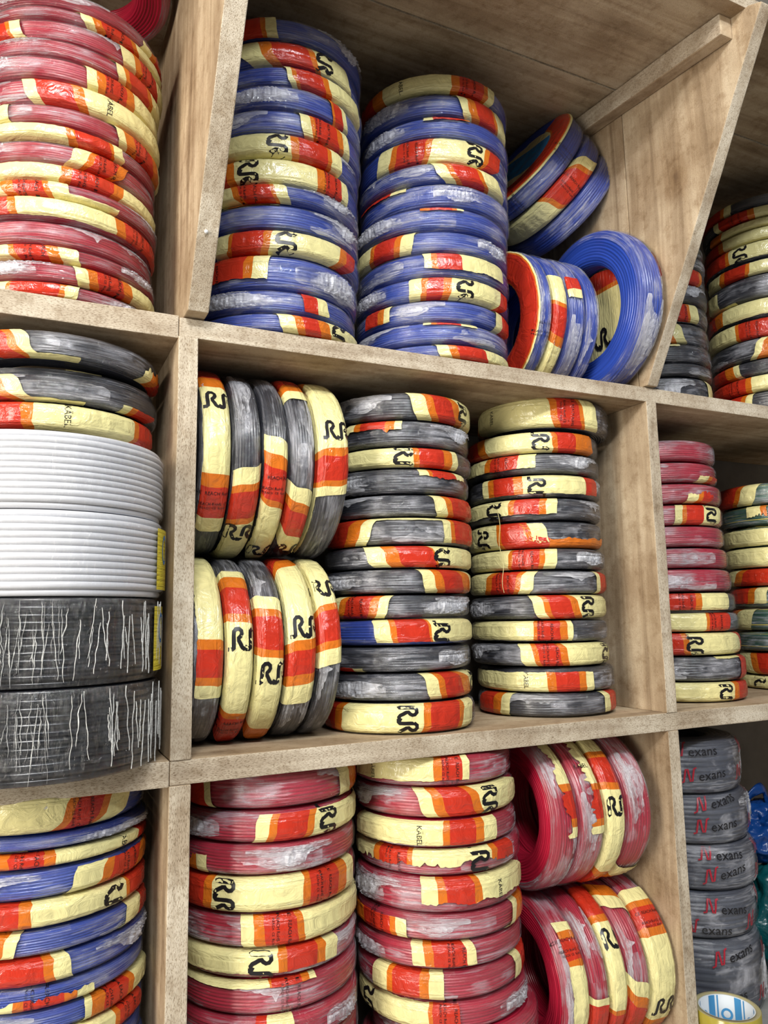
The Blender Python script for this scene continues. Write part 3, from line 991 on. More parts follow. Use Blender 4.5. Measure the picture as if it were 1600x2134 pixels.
('coil','B',(0.3654,0.101,0.577),(-0.0011,0.0016,0.0),0.105,0.0318,[('H',-1.0,0.2,[233.4,238.9,243.0,259.9,297.7],[236.5,242.0,246.1,263.1,305.1],[0,1,2,0])],[],'blue wire coil, ninth from the top of the second blue stack','blue coils of the second stack in the top bay',0),
('coil','B',(0.3624,0.0999,0.5451),(0.0022,0.0015,0.0),0.105,0.0288,[('H',-1.0,1.0,[227.2,235.5,239.6,250.5,256.1,301.6,316.9],[224.1,232.5,236.6,247.4,252.9,294.6,304.0],[0,1,2,1,0,2])],[('R',264.7,'+','')],'blue wire coil, tenth from the top of the second blue stack','blue coils of the second stack in the top bay',0),
('coil','B',(0.3613,0.1018,0.5148),(0.0012,0.0006,0.0),0.105,0.0286,[('H',-1.0,0.3,[190.9,203.5,208.8,213.7],[185.5,199.6,205.2,210.4],[2,1,0]),('H',-1.0,1.0,[293.6,302.6,320.4],[292.7,301.4,316.3],[0,2])],[],'blue wire coil, eleventh from the top of the second blue stack','blue coils of the second stack in the top bay',0),
('coil','B',(0.3588,0.1002,0.4854),(-0.002,0.0014,0.0),0.105,0.027,[('H',-1.0,-0.2,[235.8,241.2,245.3,262.0,274.5],[237.3,242.7,246.7,263.5,276.3],[0,1,2,0])],[],'blue wire coil, twelfth from the top of the second blue stack','blue coils of the second stack in the top bay',0),
('coil','B',(0.36,0.1013,0.4614),(0.0012,0.0024,0.0),0.105,0.0179,[('H',-1.0,1.0,[241.2,249.3,254.8,276.1,297.7],[249.1,257.3,263.1,287.2,332.3],[0,1,2,0])],[],'blue wire coil, thirteenth from the top of the second blue stack','blue coils of the second stack in the top bay',0),
('coil','K',(0.3104,0.1086,0.3919),(0.0019,0.0026,0.0),0.094,0.0337,[('H',-1.0,1.0,[247.6,258.9,264.9,279.8,285.6,306.9],[260.0,272.3,279.2,299.1,309.7,353.3],[0,1,2,1,0])],[('R',304.4,'+','')],'black wire coil, topmost of the middle bay stack beside the standing coils','coils of the left stack in the middle bay',0),
('coil','K',(0.3094,0.1094,0.3574),(0.003,0.0015,0.0),0.094,0.0321,[('H',-1.0,0.0,[203.8,211.1,216.1,235.4,242.4,247.9],[200.7,208.4,213.5,233.2,240.1,245.7],[0,1,2,1,0])],[],'black wire coil, second from the top of the middle bay stack beside the standing coils','coils of the left stack in the middle bay',0),
('coil','K',(0.3116,0.1098,0.3272),(0.0001,0.0002,0.0),0.094,0.0249,[('H',-0.9,0.9,[196.9,252.8,257.1,277.3,284.8,291.2],[200.6,255.1,259.4,280.1,288.0,294.9],[0,1,2,1,0])],[('R',247.0,'+','')],'black wire coil, third from the top of the middle bay stack beside the standing coils','coils of the left stack in the middle bay',0),
('coil','K',(0.3065,0.1093,0.298),(0.0035,-0.0002,0.0),0.094,0.0304,[('H',-1.0,-0.1,[259.2,266.6,269.7,291.9,302.7],[263.0,270.6,273.9,298.4,313.1],[0,1,2,0])],[],'black wire coil, fourth from the top of the middle bay stack beside the standing coils','coils of the left stack in the middle bay',0),
('coil','K',(0.3081,0.1089,0.2679),(0.0018,-0.0026,0.0),0.094,0.0267,[('H',-1.0,1.0,[266.5,276.1,281.4,305.8],[275.6,286.7,293.3,341.1],[0,1,2])],[],'black wire coil, fifth from the top of the middle bay stack beside the standing coils','coils of the left stack in the middle bay',0),
('coil','K',(0.3076,0.1083,0.2367),(0.0013,-0.0006,0.0),0.094,0.0325,[('H',-1.0,1.0,[194.3,213.5,222.8,231.4],[146.3,194.0,206.3,216.4],[2,1,0]),('H',-1.0,-0.5,[221.3,279.1],[221.2,279.0],[0]),('H',-1.0,0.6,[276.5,283.7,287.7,331.9],[280.2,288.0,292.4,339.6],[0,1,2])],[],'black wire coil, sixth from the top of the middle bay stack beside the standing coils','coils of the left stack in the middle bay',0),
('coil','K',(0.3058,0.1091,0.2055),(0.0011,0.0018,0.0),0.094,0.0267,[('H',-1.0,0.8,[215.0,229.2,239.5,264.5,266.0,308.6],[227.7,240.8,250.9,277.7,279.6,353.5],[0,1,2,1,0])],[('R',278.7,'+','')],'black wire coil, seventh from the top of the middle bay stack beside the standing coils','coils of the left stack in the middle bay',0),
('coil','K',(0.3018,0.1066,0.1762),(-0.0005,0.0012,0.0),0.094,0.0287,[('H',-1.0,1.0,[258.7,267.9,274.6,292.8,301.2,322.0],[267.5,277.7,285.4,311.9,337.3,353.0],[0,1,2,1,0])],[],'black wire coil, eighth from the top of the middle bay stack beside the standing coils','coils of the left stack in the middle bay',0),
('coil','K',(0.3017,0.1087,0.1466),(0.001,-0.0037,0.0),0.094,0.0273,[('H',-1.0,1.0,[196.9,205.4,211.0,230.1,235.9,243.1],[178.3,191.7,198.9,220.7,226.9,234.2],[0,1,2,1,0])],[('t',214.3,'+','')],'black wire coil, ninth from the top of the middle bay stack beside the standing coils','coils of the left stack in the middle bay',0),
('coil','B',(0.302,0.1069,0.1162),(-0.0036,-0.0029,0.0),0.094,0.0304,[('H',-1.0,0.5,[224.7,236.4,240.7,263.8,265.4,309.7],[231.1,242.5,246.8,270.5,272.2,340.3],[0,1,2,1,0])],[('R',278.4,'+','')],'blue wire coil, tenth from the top of the middle bay stack beside the standing coils','coils of the left stack in the middle bay',0),
('coil','K',(0.3002,0.1067,0.085),(-0.0025,-0.0037,0.0),0.094,0.0289,[('H',0.3,1.0,[195.5,209.7,218.2],[197.8,211.5,219.7],[2,0])],[],'black wire coil, eleventh from the top of the middle bay stack beside the standing coils','coils of the left stack in the middle bay',0),
('coil','K',(0.2999,0.1075,0.0529),(0.0009,0.0007,0.0),0.094,0.032,[('H',-1.0,1.0,[260.4,269.6,274.5,290.0,294.8,315.0],[270.7,281.1,287.1,310.3,332.0,353.7],[0,1,2,1,0])],[('R',322.6,'+','')],'black wire coil, twelfth from the top of the middle bay stack beside the standing coils','coils of the left stack in the middle bay',0),
('coil','K',(0.3011,0.102,0.0181),(-0.004,-0.0008,0.0),0.094,0.0345,[('H',-0.9,0.8,[175.0,194.6,202.2,262.4,267.8,294.3,299.7,317.0],[151.3,187.6,196.5,258.3,263.4,287.6,292.0,303.2],[2,1,0,1,2,1,0])],[('R',249.6,'+','')],'black wire coil, thirteenth from the top of the middle bay stack beside the standing coils','coils of the left stack in the middle bay',0),
('coil','K',(0.5568,0.115,0.4097),(0.008,0.035,0.0),0.0935,0.044,[('H',-0.7,0.9,[121.7,126.6,133.6,234.5,240.3,258.7,262.0,275.0],[128.0,163.2,172.1,243.6,249.6,269.4,273.2,289.9],[2,1,0,1,2,1,0])],[('t',253.4,'+',''),('K',185.0,'+','')],'black wire coil, topmost of the middle bay stack by the right upright','coils of the right stack in the middle bay',0),
('coil','K',(0.5359,0.1171,0.3675),(0.0009,-0.0032,0.0),0.0935,0.0289,[('H',-0.8,1.0,[135.6,179.2,189.3,248.4,252.9,269.5,289.6],[144.0,185.5,194.3,251.8,256.4,273.7,296.9],[2,1,0,1,2,1])],[('R',241.1,'+','')],'black wire coil, second from the top of the middle bay stack by the right upright','coils of the right stack in the middle bay',0),
('coil','K',(0.5365,0.1184,0.3377),(0.0006,0.0037,0.0),0.0935,0.0275,[('H',-1.0,0.2,[154.8,193.3,199.1,223.4,237.8],[136.7,187.7,194.1,219.5,234.1],[0,1,2,0])],[('t',207.6,'+','')],'black wire coil, third from the top of the middle bay stack by the right upright','coils of the right stack in the middle bay',0),
('coil','K',(0.5375,0.1187,0.3069),(0.0025,0.0011,0.0),0.0935,0.0308,[('H',-1.0,0.4,[185.0,191.8,197.8,216.2,223.7,279.1,295.4],[187.7,194.1,199.9,217.9,225.3,281.4,299.4],[0,1,2,1,0,2])],[('R',236.3,'+','')],'black wire coil, fourth from the top of the middle bay stack by the right upright','coils of the right stack in the middle bay',0),
('coil','K',(0.535,0.1176,0.2752),(0.0008,0.0005,0.0),0.0935,0.0294,[('H',-1.0,0.2,[143.9,214.8,219.3,239.5,245.2,254.1],[134.9,210.6,215.3,235.6,241.3,250.0],[0,1,2,1,0])],[('R',199.5,'+','')],'black wire coil, fifth from the top of the middle bay stack by the right upright','coils of the right stack in the middle bay',0),
('coil','K',(0.5376,0.1209,0.2408),(0.0009,-0.0012,0.0),0.0935,0.0362,[('H',-0.9,1.0,[130.1,198.9,203.4,226.6],[138.7,203.2,207.4,229.9],[0,1,2]),('H',0.05,1.0,[227.9,245.2,310.1],[227.5,244.8,307.2],[2,1]),('H',-0.6,0.3,[218.2,224.1,236.9],[230.9,236.6,249.5],[1,0])],[('R',185.8,'+','')],'black wire coil, sixth from the top of the middle bay stack by the right upright','coils of the right stack in the middle bay',0),
('coil','K',(0.537,0.117,0.2074),(-0.0031,0.0005,0.0),0.0935,0.0276,[('H',-0.9,0.9,[150.4,211.5,214.6,236.2,240.4,250.5],[137.2,208.1,211.2,233.1,237.3,247.2],[0,1,2,1,0])],[('t',224.7,'+','')],'black wire coil, seventh from the top of the middle bay stack by the right upright','coils of the right stack in the middle bay',0),
('coil','K',(0.5353,0.1176,0.1765),(0.001,0.0031,0.0),0.0935,0.0309,[('H',-1.0,1.0,[168.6,194.9,200.5,221.0,225.3,235.2],[131.0,180.6,187.9,211.4,215.9,226.1],[0,1,2,1,0]),('H',-1.0,1.0,[287.4,293.4,322.1],[291.5,298.6,327.1],[0,2])],[('t',205.3,'+','')],'black wire coil, eighth from the top of the middle bay stack by the right upright','coils of the right stack in the middle bay',0),
('coil','K',(0.5338,0.1187,0.1436),(-0.0022,-0.0017,0.0),0.0935,0.0317,[('H',-1.0,1.0,[225.0,233.4,237.6,254.8,261.1,299.3],[236.8,245.2,249.5,268.4,275.9,343.1],[0,1,2,1,0])],[('R',278.6,'+','')],'black wire coil, ninth from the top of the middle bay stack by the right upright','coils of the right stack in the middle bay',0),
('coil','K',(0.5364,0.1185,0.1121),(0.0037,0.0033,0.0),0.0935,0.028,[('H',-0.9,0.6,[135.3,228.9,231.7,250.0,255.9,260.6],[134.6,228.5,231.3,249.5,255.4,260.0],[0,1,2,1,0])],[('t',238.4,'+','')],'black wire coil, tenth from the top of the middle bay stack by the right upright','coils of the right stack in the middle bay',0),
('coil','K',(0.5342,0.118,0.0815),(0.0038,-0.0,0.0),0.0935,0.03,[('H',-1.0,1.0,[214.7,224.9,229.1,245.7,251.5,297.7],[222.8,232.6,236.7,253.7,259.7,331.4],[0,1,2,1,0])],[('R',300.7,'+',''),('t',242.6,'+','')],'black wire coil, eleventh from the top of the middle bay stack by the right upright','coils of the right stack in the middle bay',0),
('coil','K',(0.5435,0.117,0.0489),(0.0039,-0.0001,0.0),0.0935,0.032,[('H',-0.3,1.0,[123.7,137.6,231.9,238.8,257.5,263.8,270.7],[131.9,156.9,235.0,241.9,260.9,267.5,274.9],[1,0,1,2,1,0])],[('K',217.2,'+','')],'black wire coil, twelfth from the top of the middle bay stack by the right upright','coils of the right stack in the middle bay',0),
('coil','K',(0.5412,0.117,0.016),(-0.003,0.001,0.0),0.0935,0.0305,[('H',-1.0,1.0,[172.6,190.4,198.1,206.5],[155.0,182.8,191.6,200.8],[2,1,0]),('H',-1.0,0.5,[283.8,292.0,313.7],[288.4,298.3,326.8],[0,2])],[],'black wire coil, thirteenth from the top of the middle bay stack by the right upright','coils of the right stack in the middle bay',0),
('coil','K',(1.0684,0.0992,0.8404),(0.0023,0.0026,0.0),0.1,0.0212,[('H',-1.0,1.0,[140.1,180.8,184.8,192.1],[119.3,174.0,178.5,186.5],[2,1,0])],[],'black wire coil, topmost of the stack at the upper right edge','dark coils of the far right stack in the top row',0),
('coil','K',(1.0657,0.1001,0.8187),(-0.0018,0.0035,0.0),0.1,0.019,[('H',-0.8,1.0,[167.8,174.5,204.9,211.1,234.2],[170.0,176.3,206.1,212.3,235.4],[0,2,1,0])],[('t',193.5,'+','')],'black wire coil, second from the top of the stack at the upper right edge','dark coils of the far right stack in the top row',0),
('coil','K',(1.069,0.099,0.8002),(-0.0019,-0.0028,0.0),0.1,0.0149,[('H',-1.0,1.0,[166.9,180.9,235.5],[152.0,171.2,228.8],[1,0])],[],'black wire coil, third from the top of the stack at the upper right edge','dark coils of the far right stack in the top row',0),
('coil','K',(1.0695,0.0992,0.7801),(0.0009,-0.0002,0.0),0.1,0.0219,[('H',-1.0,0.9,[114.8,170.8,177.0,231.5],[113.4,169.7,176.0,230.7],[2,1,0])],[],'black wire coil, fourth from the top of the stack at the upper right edge','dark coils of the far right stack in the top row',0),
('coil','K',(1.0672,0.1004,0.7516),(0.0019,-0.0031,0.0),0.1,0.0319,[('H',-1.0,0.5,[111.2,124.6,180.3,184.3,231.8],[109.6,123.0,179.2,183.2,230.8],[1,2,1,0])],[('R',195.5,'+','')],'black wire coil, fifth from the top of the stack at the upper right edge','dark coils of the far right stack in the top row',0),
('coil','K',(1.0672,0.0992,0.7213),(0.0003,-0.0013,0.0),0.1,0.0257,[('H',-0.3,0.9,[158.3,174.7,180.4,201.5,205.1,230.5],[139.0,165.9,172.7,195.7,199.5,225.1],[0,1,2,1,0])],[],'black wire coil, sixth from the top of the stack at the upper right edge','dark coils of the far right stack in the top row',0),
('coil','K',(1.0643,0.1001,0.6861),(-0.0003,-0.0011,0.0),0.1,0.0415,[('H',-0.2,1.0,[116.0,149.5,168.0],[114.0,146.5,166.5],[1,0]),('H',0.7,1.0,[163.1,187.0],[162.7,186.7],[0])],[],'black wire coil, seventh from the top of the stack at the upper right edge','dark coils of the far right stack in the top row',0),
('coil','K',(1.066,0.1004,0.6471),(-0.0037,-0.002,0.0),0.1,0.0333,[('H',-1.0,0.5,[112.4,161.2,172.0,227.4],[110.6,159.3,170.6,226.3],[2,1,0])],[],'black wire coil, eighth from the top of the stack at the upper right edge','dark coils of the far right stack in the top row',0),
('coil','K',(1.0639,0.1017,0.6123),(0.0031,0.0004,0.0),0.1,0.0331,[('H',-0.8,0.9,[120.0,186.1,189.7,216.7,226.5],[120.0,186.0,189.6,216.5,226.2],[0,1,2,1])],[('t',202.7,'+','')],'black wire coil, ninth from the top of the stack at the upper right edge','dark coils of the far right stack in the top row',0),
('coil','K',(1.0612,0.1011,0.5762),(-0.0006,0.0006,0.0),0.1,0.0358,[('H',-1.0,1.0,[213.0,218.9,233.5],[196.4,202.7,217.5],[0,1])],[],'black wire coil, tenth from the top of the stack at the upper right edge','dark coils of the far right stack in the top row',0),
('coil','K',(1.0641,0.1005,0.5438),(-0.0001,0.0033,0.0),0.1,0.0259,[('H',-1.0,1.0,[109.4,167.8,178.4,184.9],[116.6,172.9,182.5,188.6],[2,1,0])],[],'black wire coil, eleventh from the top of the stack at the upper right edge','dark coils of the far right stack in the top row',0),
('coil','K',(1.0619,0.0996,0.5154),(0.0028,-0.0024,0.0),0.1,0.0277,[('H',-1.0,1.0,[112.4,192.1,197.5,222.2],[110.5,190.9,196.4,221.1],[2,1,0])],[('t',179.4,'+','')],'black wire coil, twelfth from the top of the stack at the upper right edge','dark coils of the far right stack in the top row',0),
('coil','K',(1.0609,0.1013,0.4762),(-0.0035,0.0027,0.0),0.1,0.0474,[('H',-1.0,1.0,[116.6,189.6,194.1,200.5],[105.2,182.8,187.6,194.4],[2,1,0])],[],'black wire coil, thirteenth from the top of the stack at the upper right edge','dark coils of the far right stack in the top row',0),
('coil','K',(0.8218,0.1397,0.7251),(-0.0017,0.0022,0.0),0.085,0.0225,[],[],'black wire coil, topmost of the stack behind the slanted panel','dark coils stacked behind the slanted panel',0),
('coil','K',(0.8227,0.1386,0.7016),(-0.0002,0.0004,0.0),0.085,0.0213,[],[],'black wire coil, second from the top of the stack behind the slanted panel','dark coils stacked behind the slanted panel',0),
('coil','K',(0.8204,0.1393,0.6754),(-0.0028,0.0007,0.0),0.085,0.0279,[('H',-0.5,1.0,[258.3,284.7,290.3],[257.3,283.0,288.1],[2,1])],[],'black wire coil, third from the top of the stack behind the slanted panel','dark coils stacked behind the slanted panel',0),
('coil','K',(0.8218,0.1383,0.6444),(-0.0022,0.0026,0.0),0.085,0.0309,[],[],'black wire coil, fourth from the top of the stack behind the slanted panel','dark coils stacked behind the slanted panel',0),
('coil','K',(0.8215,0.1407,0.6119),(-0.0038,0.0018,0.0),0.085,0.0308,[('H',-0.9,0.9,[237.1,258.5,261.4,272.5],[242.5,265.0,268.2,281.3],[2,1,0])],[('t',254.8,'+','')],'black wire coil, fifth from the top of the stack behind the slanted panel','dark coils stacked behind the slanted panel',0),
('coil','K',(0.8222,0.142,0.5777),(0.0016,-0.0036,0.0),0.085,0.0346,[('H',-0.8,1.0,[229.8,235.5,246.3],[244.4,250.6,262.9],[1,0])],[],'black wire coil, sixth from the top of the stack behind the slanted panel','dark coils stacked behind the slanted panel',0),
('coil','K',(0.8213,0.1389,0.5435),(0.0012,0.0036,0.0),0.085,0.0304,[('H',-1.0,-0.3,[231.2,249.0],[232.1,249.9],[0])],[],'black wire coil, seventh from the top of the stack behind the slanted panel','dark coils stacked behind the slanted panel',0),
('coil','K',(0.8205,0.1385,0.5163),(-0.0017,0.0033,0.0),0.085,0.0208,[],[],'black wire coil, eighth from the top of the stack behind the slanted panel','dark coils stacked behind the slanted panel',0),
('coil','K',(0.8174,0.1404,0.4784),(-0.0007,-0.0027,0.0),0.085,0.0519,[('H',-1.0,1.0,[282.9,315.4,322.1,335.8],[294.9,324.6,331.3,335.8],[0,1,2])],[],'black wire coil, ninth from the top of the stack behind the slanted panel','dark coils stacked behind the slanted panel',0),
('coil','R',(0.7863,0.1282,0.378),(-0.0031,-0.001,0.0),0.093,0.0329,[],[],'red wire coil, topmost beside the right upright at mid height','coils stacked right of the right upright',0),
('coil','R',(0.7866,0.1282,0.3445),(0.0006,0.0019,0.0),0.093,0.0309,[('H',0.1,1.0,[271.8,286.8,294.5,317.3],[265.8,278.3,283.6,294.1],[0,1,2])],[],'red wire coil, second from the top beside the right upright at mid height','coils stacked right of the right upright',0),
('coil','R',(0.7938,0.1285,0.3123),(-0.0005,-0.0015,0.0),0.093,0.0304,[('H',0.0,1.0,[254.5,266.3,272.2,287.6],[247.9,258.6,263.7,275.6],[0,1,2])],[],'red wire coil, third from the top beside the right upright at mid height','coils stacked right of the right upright',0),
('coil','R',(0.7955,0.13,0.2798),(0.0035,-0.001,0.0),0.093,0.0313,[('H',-0.9,0.9,[239.5,246.5,250.2,268.5,296.7],[236.0,242.9,246.5,263.8,286.3],[0,1,2,0])],[('R',276.3,'+','')],'red wire coil, fourth from the top beside the right upright at mid height','coils stacked right of the right upright',0),
('coil','R',(0.7959,0.1308,0.2469),(-0.0028,0.0011,0.0),0.093,0.0313,[],[],'red wire coil, fifth from the top beside the right upright at mid height','coils stacked right of the right upright',0),
('coil','R',(0.8013,0.1316,0.2145),(0.0004,0.001,0.0),0.093,0.0304,[],[],'red wire coil, sixth from the top beside the right upright at mid height','coils stacked right of the right upright',0),
('coil','R',(0.8032,0.1302,0.1806),(-0.002,0.002,0.0),0.093,0.0341,[],[],'red wire coil, seventh from the top beside the right upright at mid height','coils stacked right of the right upright',0),
('coil','K',(0.8076,0.1285,0.148),(-0.0021,-0.001,0.0),0.093,0.028,[('H',-0.8,0.6,[215.6,245.1,250.9,283.3],[214.9,244.4,250.1,281.6],[2,1,0])],[('t',236.5,'+','')],'black wire coil, eighth from the top beside the right upright at mid height','coils stacked right of the right upright',0),
('coil','K',(0.8118,0.1287,0.1184),(0.0017,0.0012,0.0),0.093,0.0281,[('H',-0.9,0.9,[214.7,252.7,255.8,281.1],[212.6,250.4,253.4,277.0],[0,1,2])],[('t',262.7,'+','')],'black wire coil, ninth from the top beside the right upright at mid height','coils stacked right of the right upright',0),
('coil','K',(0.8116,0.1307,0.086),(-0.0033,-0.003,0.0),0.093,0.0336,[('H',-0.9,0.9,[213.5,228.0,233.3,287.2,315.1],[218.4,232.8,238.2,313.8,325.9],[2,1,0,2])],[('R',241.1,'+','')],'black wire coil, tenth from the top beside the right upright at mid height','coils stacked right of the right upright',0),
('coil','K',(0.8173,0.129,0.0494),(0.003,-0.0002,0.0),0.093,0.0363,[('H',-1.0,-0.6,[256.9,293.8],[256.6,292.8],[0]),('H',-1.0,1.0,[289.5,317.0],[285.8,313.6],[2])],[],'black wire coil, eleventh from the top beside the right upright at mid height','coils stacked right of the right upright',0),
('coil','K',(0.8191,0.1312,0.0152),(-0.0038,0.0018,0.0),0.093,0.0289,[('H',-0.9,0.9,[211.9,275.3,282.9,319.7],[211.0,273.5,280.7,317.3],[0,1,2])],[('R',264.6,'+','')],'black wire coil, twelfth from the top beside the right upright at mid height','coils stacked right of the right upright',0),
('coil','G',(1.0758,0.1286,0.3316),(0.0036,0.0014,0.0),0.093,0.0361,[('H',-1.0,1.0,[131.8,187.0,192.1,207.4],[105.0,166.8,173.8,192.2],[2,1,0])],[],'green wire coil, topmost at the right edge in the middle row','green and yellow coils at the right edge',0),
('coil','G',(1.0793,0.1285,0.2953),(0.0038,0.0013,0.0),0.093,0.0334,[('H',-1.0,0.0,[185.9,200.4,206.4],[188.6,202.8,208.6],[0,1])],[],'green wire coil, second from the top at the right edge in the middle row','green and yellow coils at the right edge',0),
('coil','G',(1.085,0.1286,0.2599),(0.001,-0.0012,0.0),0.093,0.0341,[('H',-0.4,0.8,[117.4,216.5],[116.0,215.6],[0])],[],'green wire coil, third from the top at the right edge in the middle row','green and yellow coils at the right edge',0),
('coil','G',(1.0848,0.1293,0.2241),(0.0009,-0.0012,0.0),0.093,0.0344,[('H',-1.0,0.9,[116.0,215.6],[113.6,214.3],[0])],[],'green wire coil, fourth from the top at the right edge in the middle row','green and yellow coils at the right edge',0),
('coil','G',(1.0882,0.1285,0.1904),(0.0026,0.0012,0.0),0.093,0.0297,[('H',-1.0,1.0,[157.8,173.1,181.1,217.8],[113.3,147.0,161.6,205.3],[0,1,2])],[],'green wire coil, fifth from the top at the right edge in the middle row','green and yellow coils at the right edge',0),
('coil','G',(1.093,0.1297,0.1564),(0.0028,0.0001,0.0),0.093,0.0352,[('H',-1.0,0.3,[125.2,179.4,186.6,199.3],[111.7,170.2,178.5,192.3],[2,1,0])],[],'green wire coil, sixth from the top at the right edge in the middle row','green and yellow coils at the right edge',0),
('coil','G',(1.0946,0.1303,0.1186),(0.0019,-0.0008,0.0),0.093,0.0373,[('H',-1.0,1.0,[109.1,157.2,165.7,184.1],[104.2,118.5,137.6,170.4],[2,1,0])],[],'green wire coil, seventh from the top at the right edge in the middle row','green and yellow coils at the right edge',0),
('coil','G',(1.0948,0.1281,0.0816),(-0.0024,-0.0037,0.0),0.093,0.0335,[],[],'green wire coil, eighth from the top at the right edge in the middle row','green and yellow coils at the right edge',0),
('coil','G',(1.1014,0.1299,0.0442),(0.0021,-0.004,0.0),0.093,0.0382,[('H',-1.0,1.0,[136.1,162.5,172.0,196.3],[159.7,174.0,181.5,203.4],[0,1,2])],[],'green wire coil, ninth from the top at the right edge in the middle row','green and yellow coils at the right edge',0),
('coil','G',(1.102,0.1316,0.0121),(0.001,-0.0006,0.0),0.093,0.0226,[('H',-1.0,0.9,[115.5,199.4],[113.9,198.5],[0])],[('R',177.7,'+','')],'green wire coil, tenth from the top at the right edge in the middle row','green and yellow coils at the right edge',0),
('coil','R',(0.1326,0.1114,-0.0434),(-0.0028,-0.0027,0.0),0.1,0.0373,[('H',-1.0,1.0,[193.6,210.4,215.8],[200.7,215.0,219.9],[2,0]),('H',-1.0,1.0,[298.7,308.9,314.7,350.3],[306.8,321.6,341.8,362.5],[0,1,2])],[],'red wire coil, topmost of the first red stack below the middle bay','red coils of the first stack in the bottom bay',0),
('coil','R',(0.1324,0.1125,-0.0794),(0.003,-0.0028,0.0),0.1,0.0317,[('H',-0.6,0.9,[250.4,258.0,262.6,281.8,286.6,362.5],[243.0,250.6,255.2,273.2,277.5,334.2],[0,1,2,1,0])],[('R',292.9,'+','')],'red wire coil, second from the top of the first red stack below the middle bay','red coils of the first stack in the bottom bay',0),
('coil','R',(0.1321,0.1121,-0.1122),(-0.0027,-0.0017,0.0),0.1,0.0307,[('H',0.0,1.0,[192.6,206.1,215.1],[195.6,208.1,216.7],[1,0])],[],'red wire coil, third from the top of the first red stack below the middle bay','red coils of the first stack in the bottom bay',0),
('coil','R',(0.1324,0.1129,-0.1465),(-0.0037,0.0034,0.0),0.1,0.0347,[('H',-1.0,0.9,[193.0,214.2,220.1,275.7,280.0,302.5,312.1,325.2],[190.0,212.6,218.6,274.0,278.3,299.8,308.4,318.5],[2,1,0,1,2,1,0])],[('R',228.2,'+',''),('t',289.5,'+','')],'red wire coil, fourth from the top of the first red stack below the middle bay','red coils of the first stack in the bottom bay',0),
('coil','R',(0.1333,0.1148,-0.1816),(0.0015,0.0014,0.0),0.1,0.0324,[('H',-0.9,0.6,[236.4,244.1,250.1,269.1,273.1,346.6],[240.0,247.5,253.5,272.7,276.9,357.8],[0,1,2,1,0])],[('R',340.4,'+',''),('t',261.9,'+','')],'red wire coil, fifth from the top of the first red stack below the middle bay','red coils of the first stack in the bottom bay',0),
('coil','R',(0.1342,0.1148,-0.2133),(-0.0031,0.0013,0.0),0.1,0.0277,[('H',-1.0,0.2,[190.8,259.2,264.5,283.6,289.5,299.7],[188.6,258.3,263.6,282.5,288.2,298.0],[0,1,2,1,0])],[('R',249.5,'+','')],'red wire coil, sixth from the top of the first red stack below the middle bay','red coils of the first stack in the bottom bay',0),
('coil','R',(0.1336,0.1137,-0.2449),(0.0018,-0.0027,0.0),0.1,0.0322,[('H',-1.0,-0.4,[186.7,253.8,255.3,273.7,278.8,283.2],[189.1,254.5,255.9,274.4,279.5,284.0],[0,1,2,1,0])],[('t',266.9,'+','')],'red wire coil, seventh from the top of the first red stack below the middle bay','red coils of the first stack in the bottom bay',0),
('coil','R',(0.1334,0.1111,-0.2779),(-0.0022,-0.0034,0.0),0.1,0.0307,[('H',-1.0,1.0,[245.8,252.4,268.1],[245.8,252.4,268.0],[2,0])],[],'red wire coil, eighth from the top of the first red stack below the middle bay','red coils of the first stack in the bottom bay',0),
('coil','R',(0.1347,0.1149,-0.3104),(-0.0011,-0.0015,0.0),0.1,0.0311,[],[],'red wire coil, ninth from the top of the first red stack below the middle bay','red coils of the first stack in the bottom bay',0),
('coil','R',(0.1354,0.1121,-0.3432),(0.0019,0.0017,0.0),0.1,0.0311,[],[],'red wire coil, tenth from the top of the first red stack below the middle bay','red coils of the first stack in the bottom bay',0),
('coil','R',(0.1342,0.112,-0.3759),(0.0014,0.0035,0.0),0.1,0.0311,[],[],'red wire coil, eleventh from the top of the first red stack below the middle bay','red coils of the first stack in the bottom bay',0),
('coil','R',(0.1369,0.1127,-0.4086),(0.0038,-0.0039,0.0),0.1,0.0311,[],[],'red wire coil, twelfth from the top of the first red stack below the middle bay','red coils of the first stack in the bottom bay',0),
('coil','R',(0.3403,0.0961,-0.0417),(-0.0007,-0.0036,0.0),0.1,0.0337,[('H',-1.0,0.2,[181.7,243.5,248.8,262.5,267.4],[181.3,243.2,248.5,262.1,267.0],[0,1,2,0])],[('t',254.8,'+',''),('K',200.5,'+','')],'red wire coil, topmost of the red stack beside the standing red coils','red coils of the second stack in the bottom bay',0),
('coil','R',(0.3435,0.097,-0.0768),(0.0002,-0.0012,0.0),0.1,0.0334,[('H',-1.0,1.0,[225.7,234.6,241.6,259.4,265.1,307.4],[239.4,248.1,255.2,274.8,281.8,350.5],[0,1,2,1,0])],[('R',282.2,'+','')],'red wire coil, second from the top of the red stack beside the standing red coils','red coils of the second stack in the bottom bay',0),
('coil','R',(0.342,0.0933,-0.1099),(0.0032,-0.0001,0.0),0.1,0.0295,[('H',-0.9,0.4,[178.5,247.6,251.9,269.7,276.1,287.3],[174.7,246.2,250.5,268.1,274.3,285.0],[0,1,2,1,0])],[('K',231.9,'+','')],'red wire coil, third from the top of the red stack beside the standing red coils','red coils of the second stack in the bottom bay',0),
('coil','R',(0.347,0.0932,-0.1408),(-0.0021,-0.0036,0.0),0.1,0.0292,[('H',-0.9,0.0,[159.7,193.8,199.2,220.5,224.2,277.5,282.3,299.4],[163.3,194.3,199.6,220.8,224.4,277.7,282.5,299.7],[0,1,2,1,0,1,2])],[('R',269.1,'+',''),('t',210.9,'+','')],'red wire coil, fourth from the top of the red stack beside the standing red coils','red coils of the second stack in the bottom bay',0),
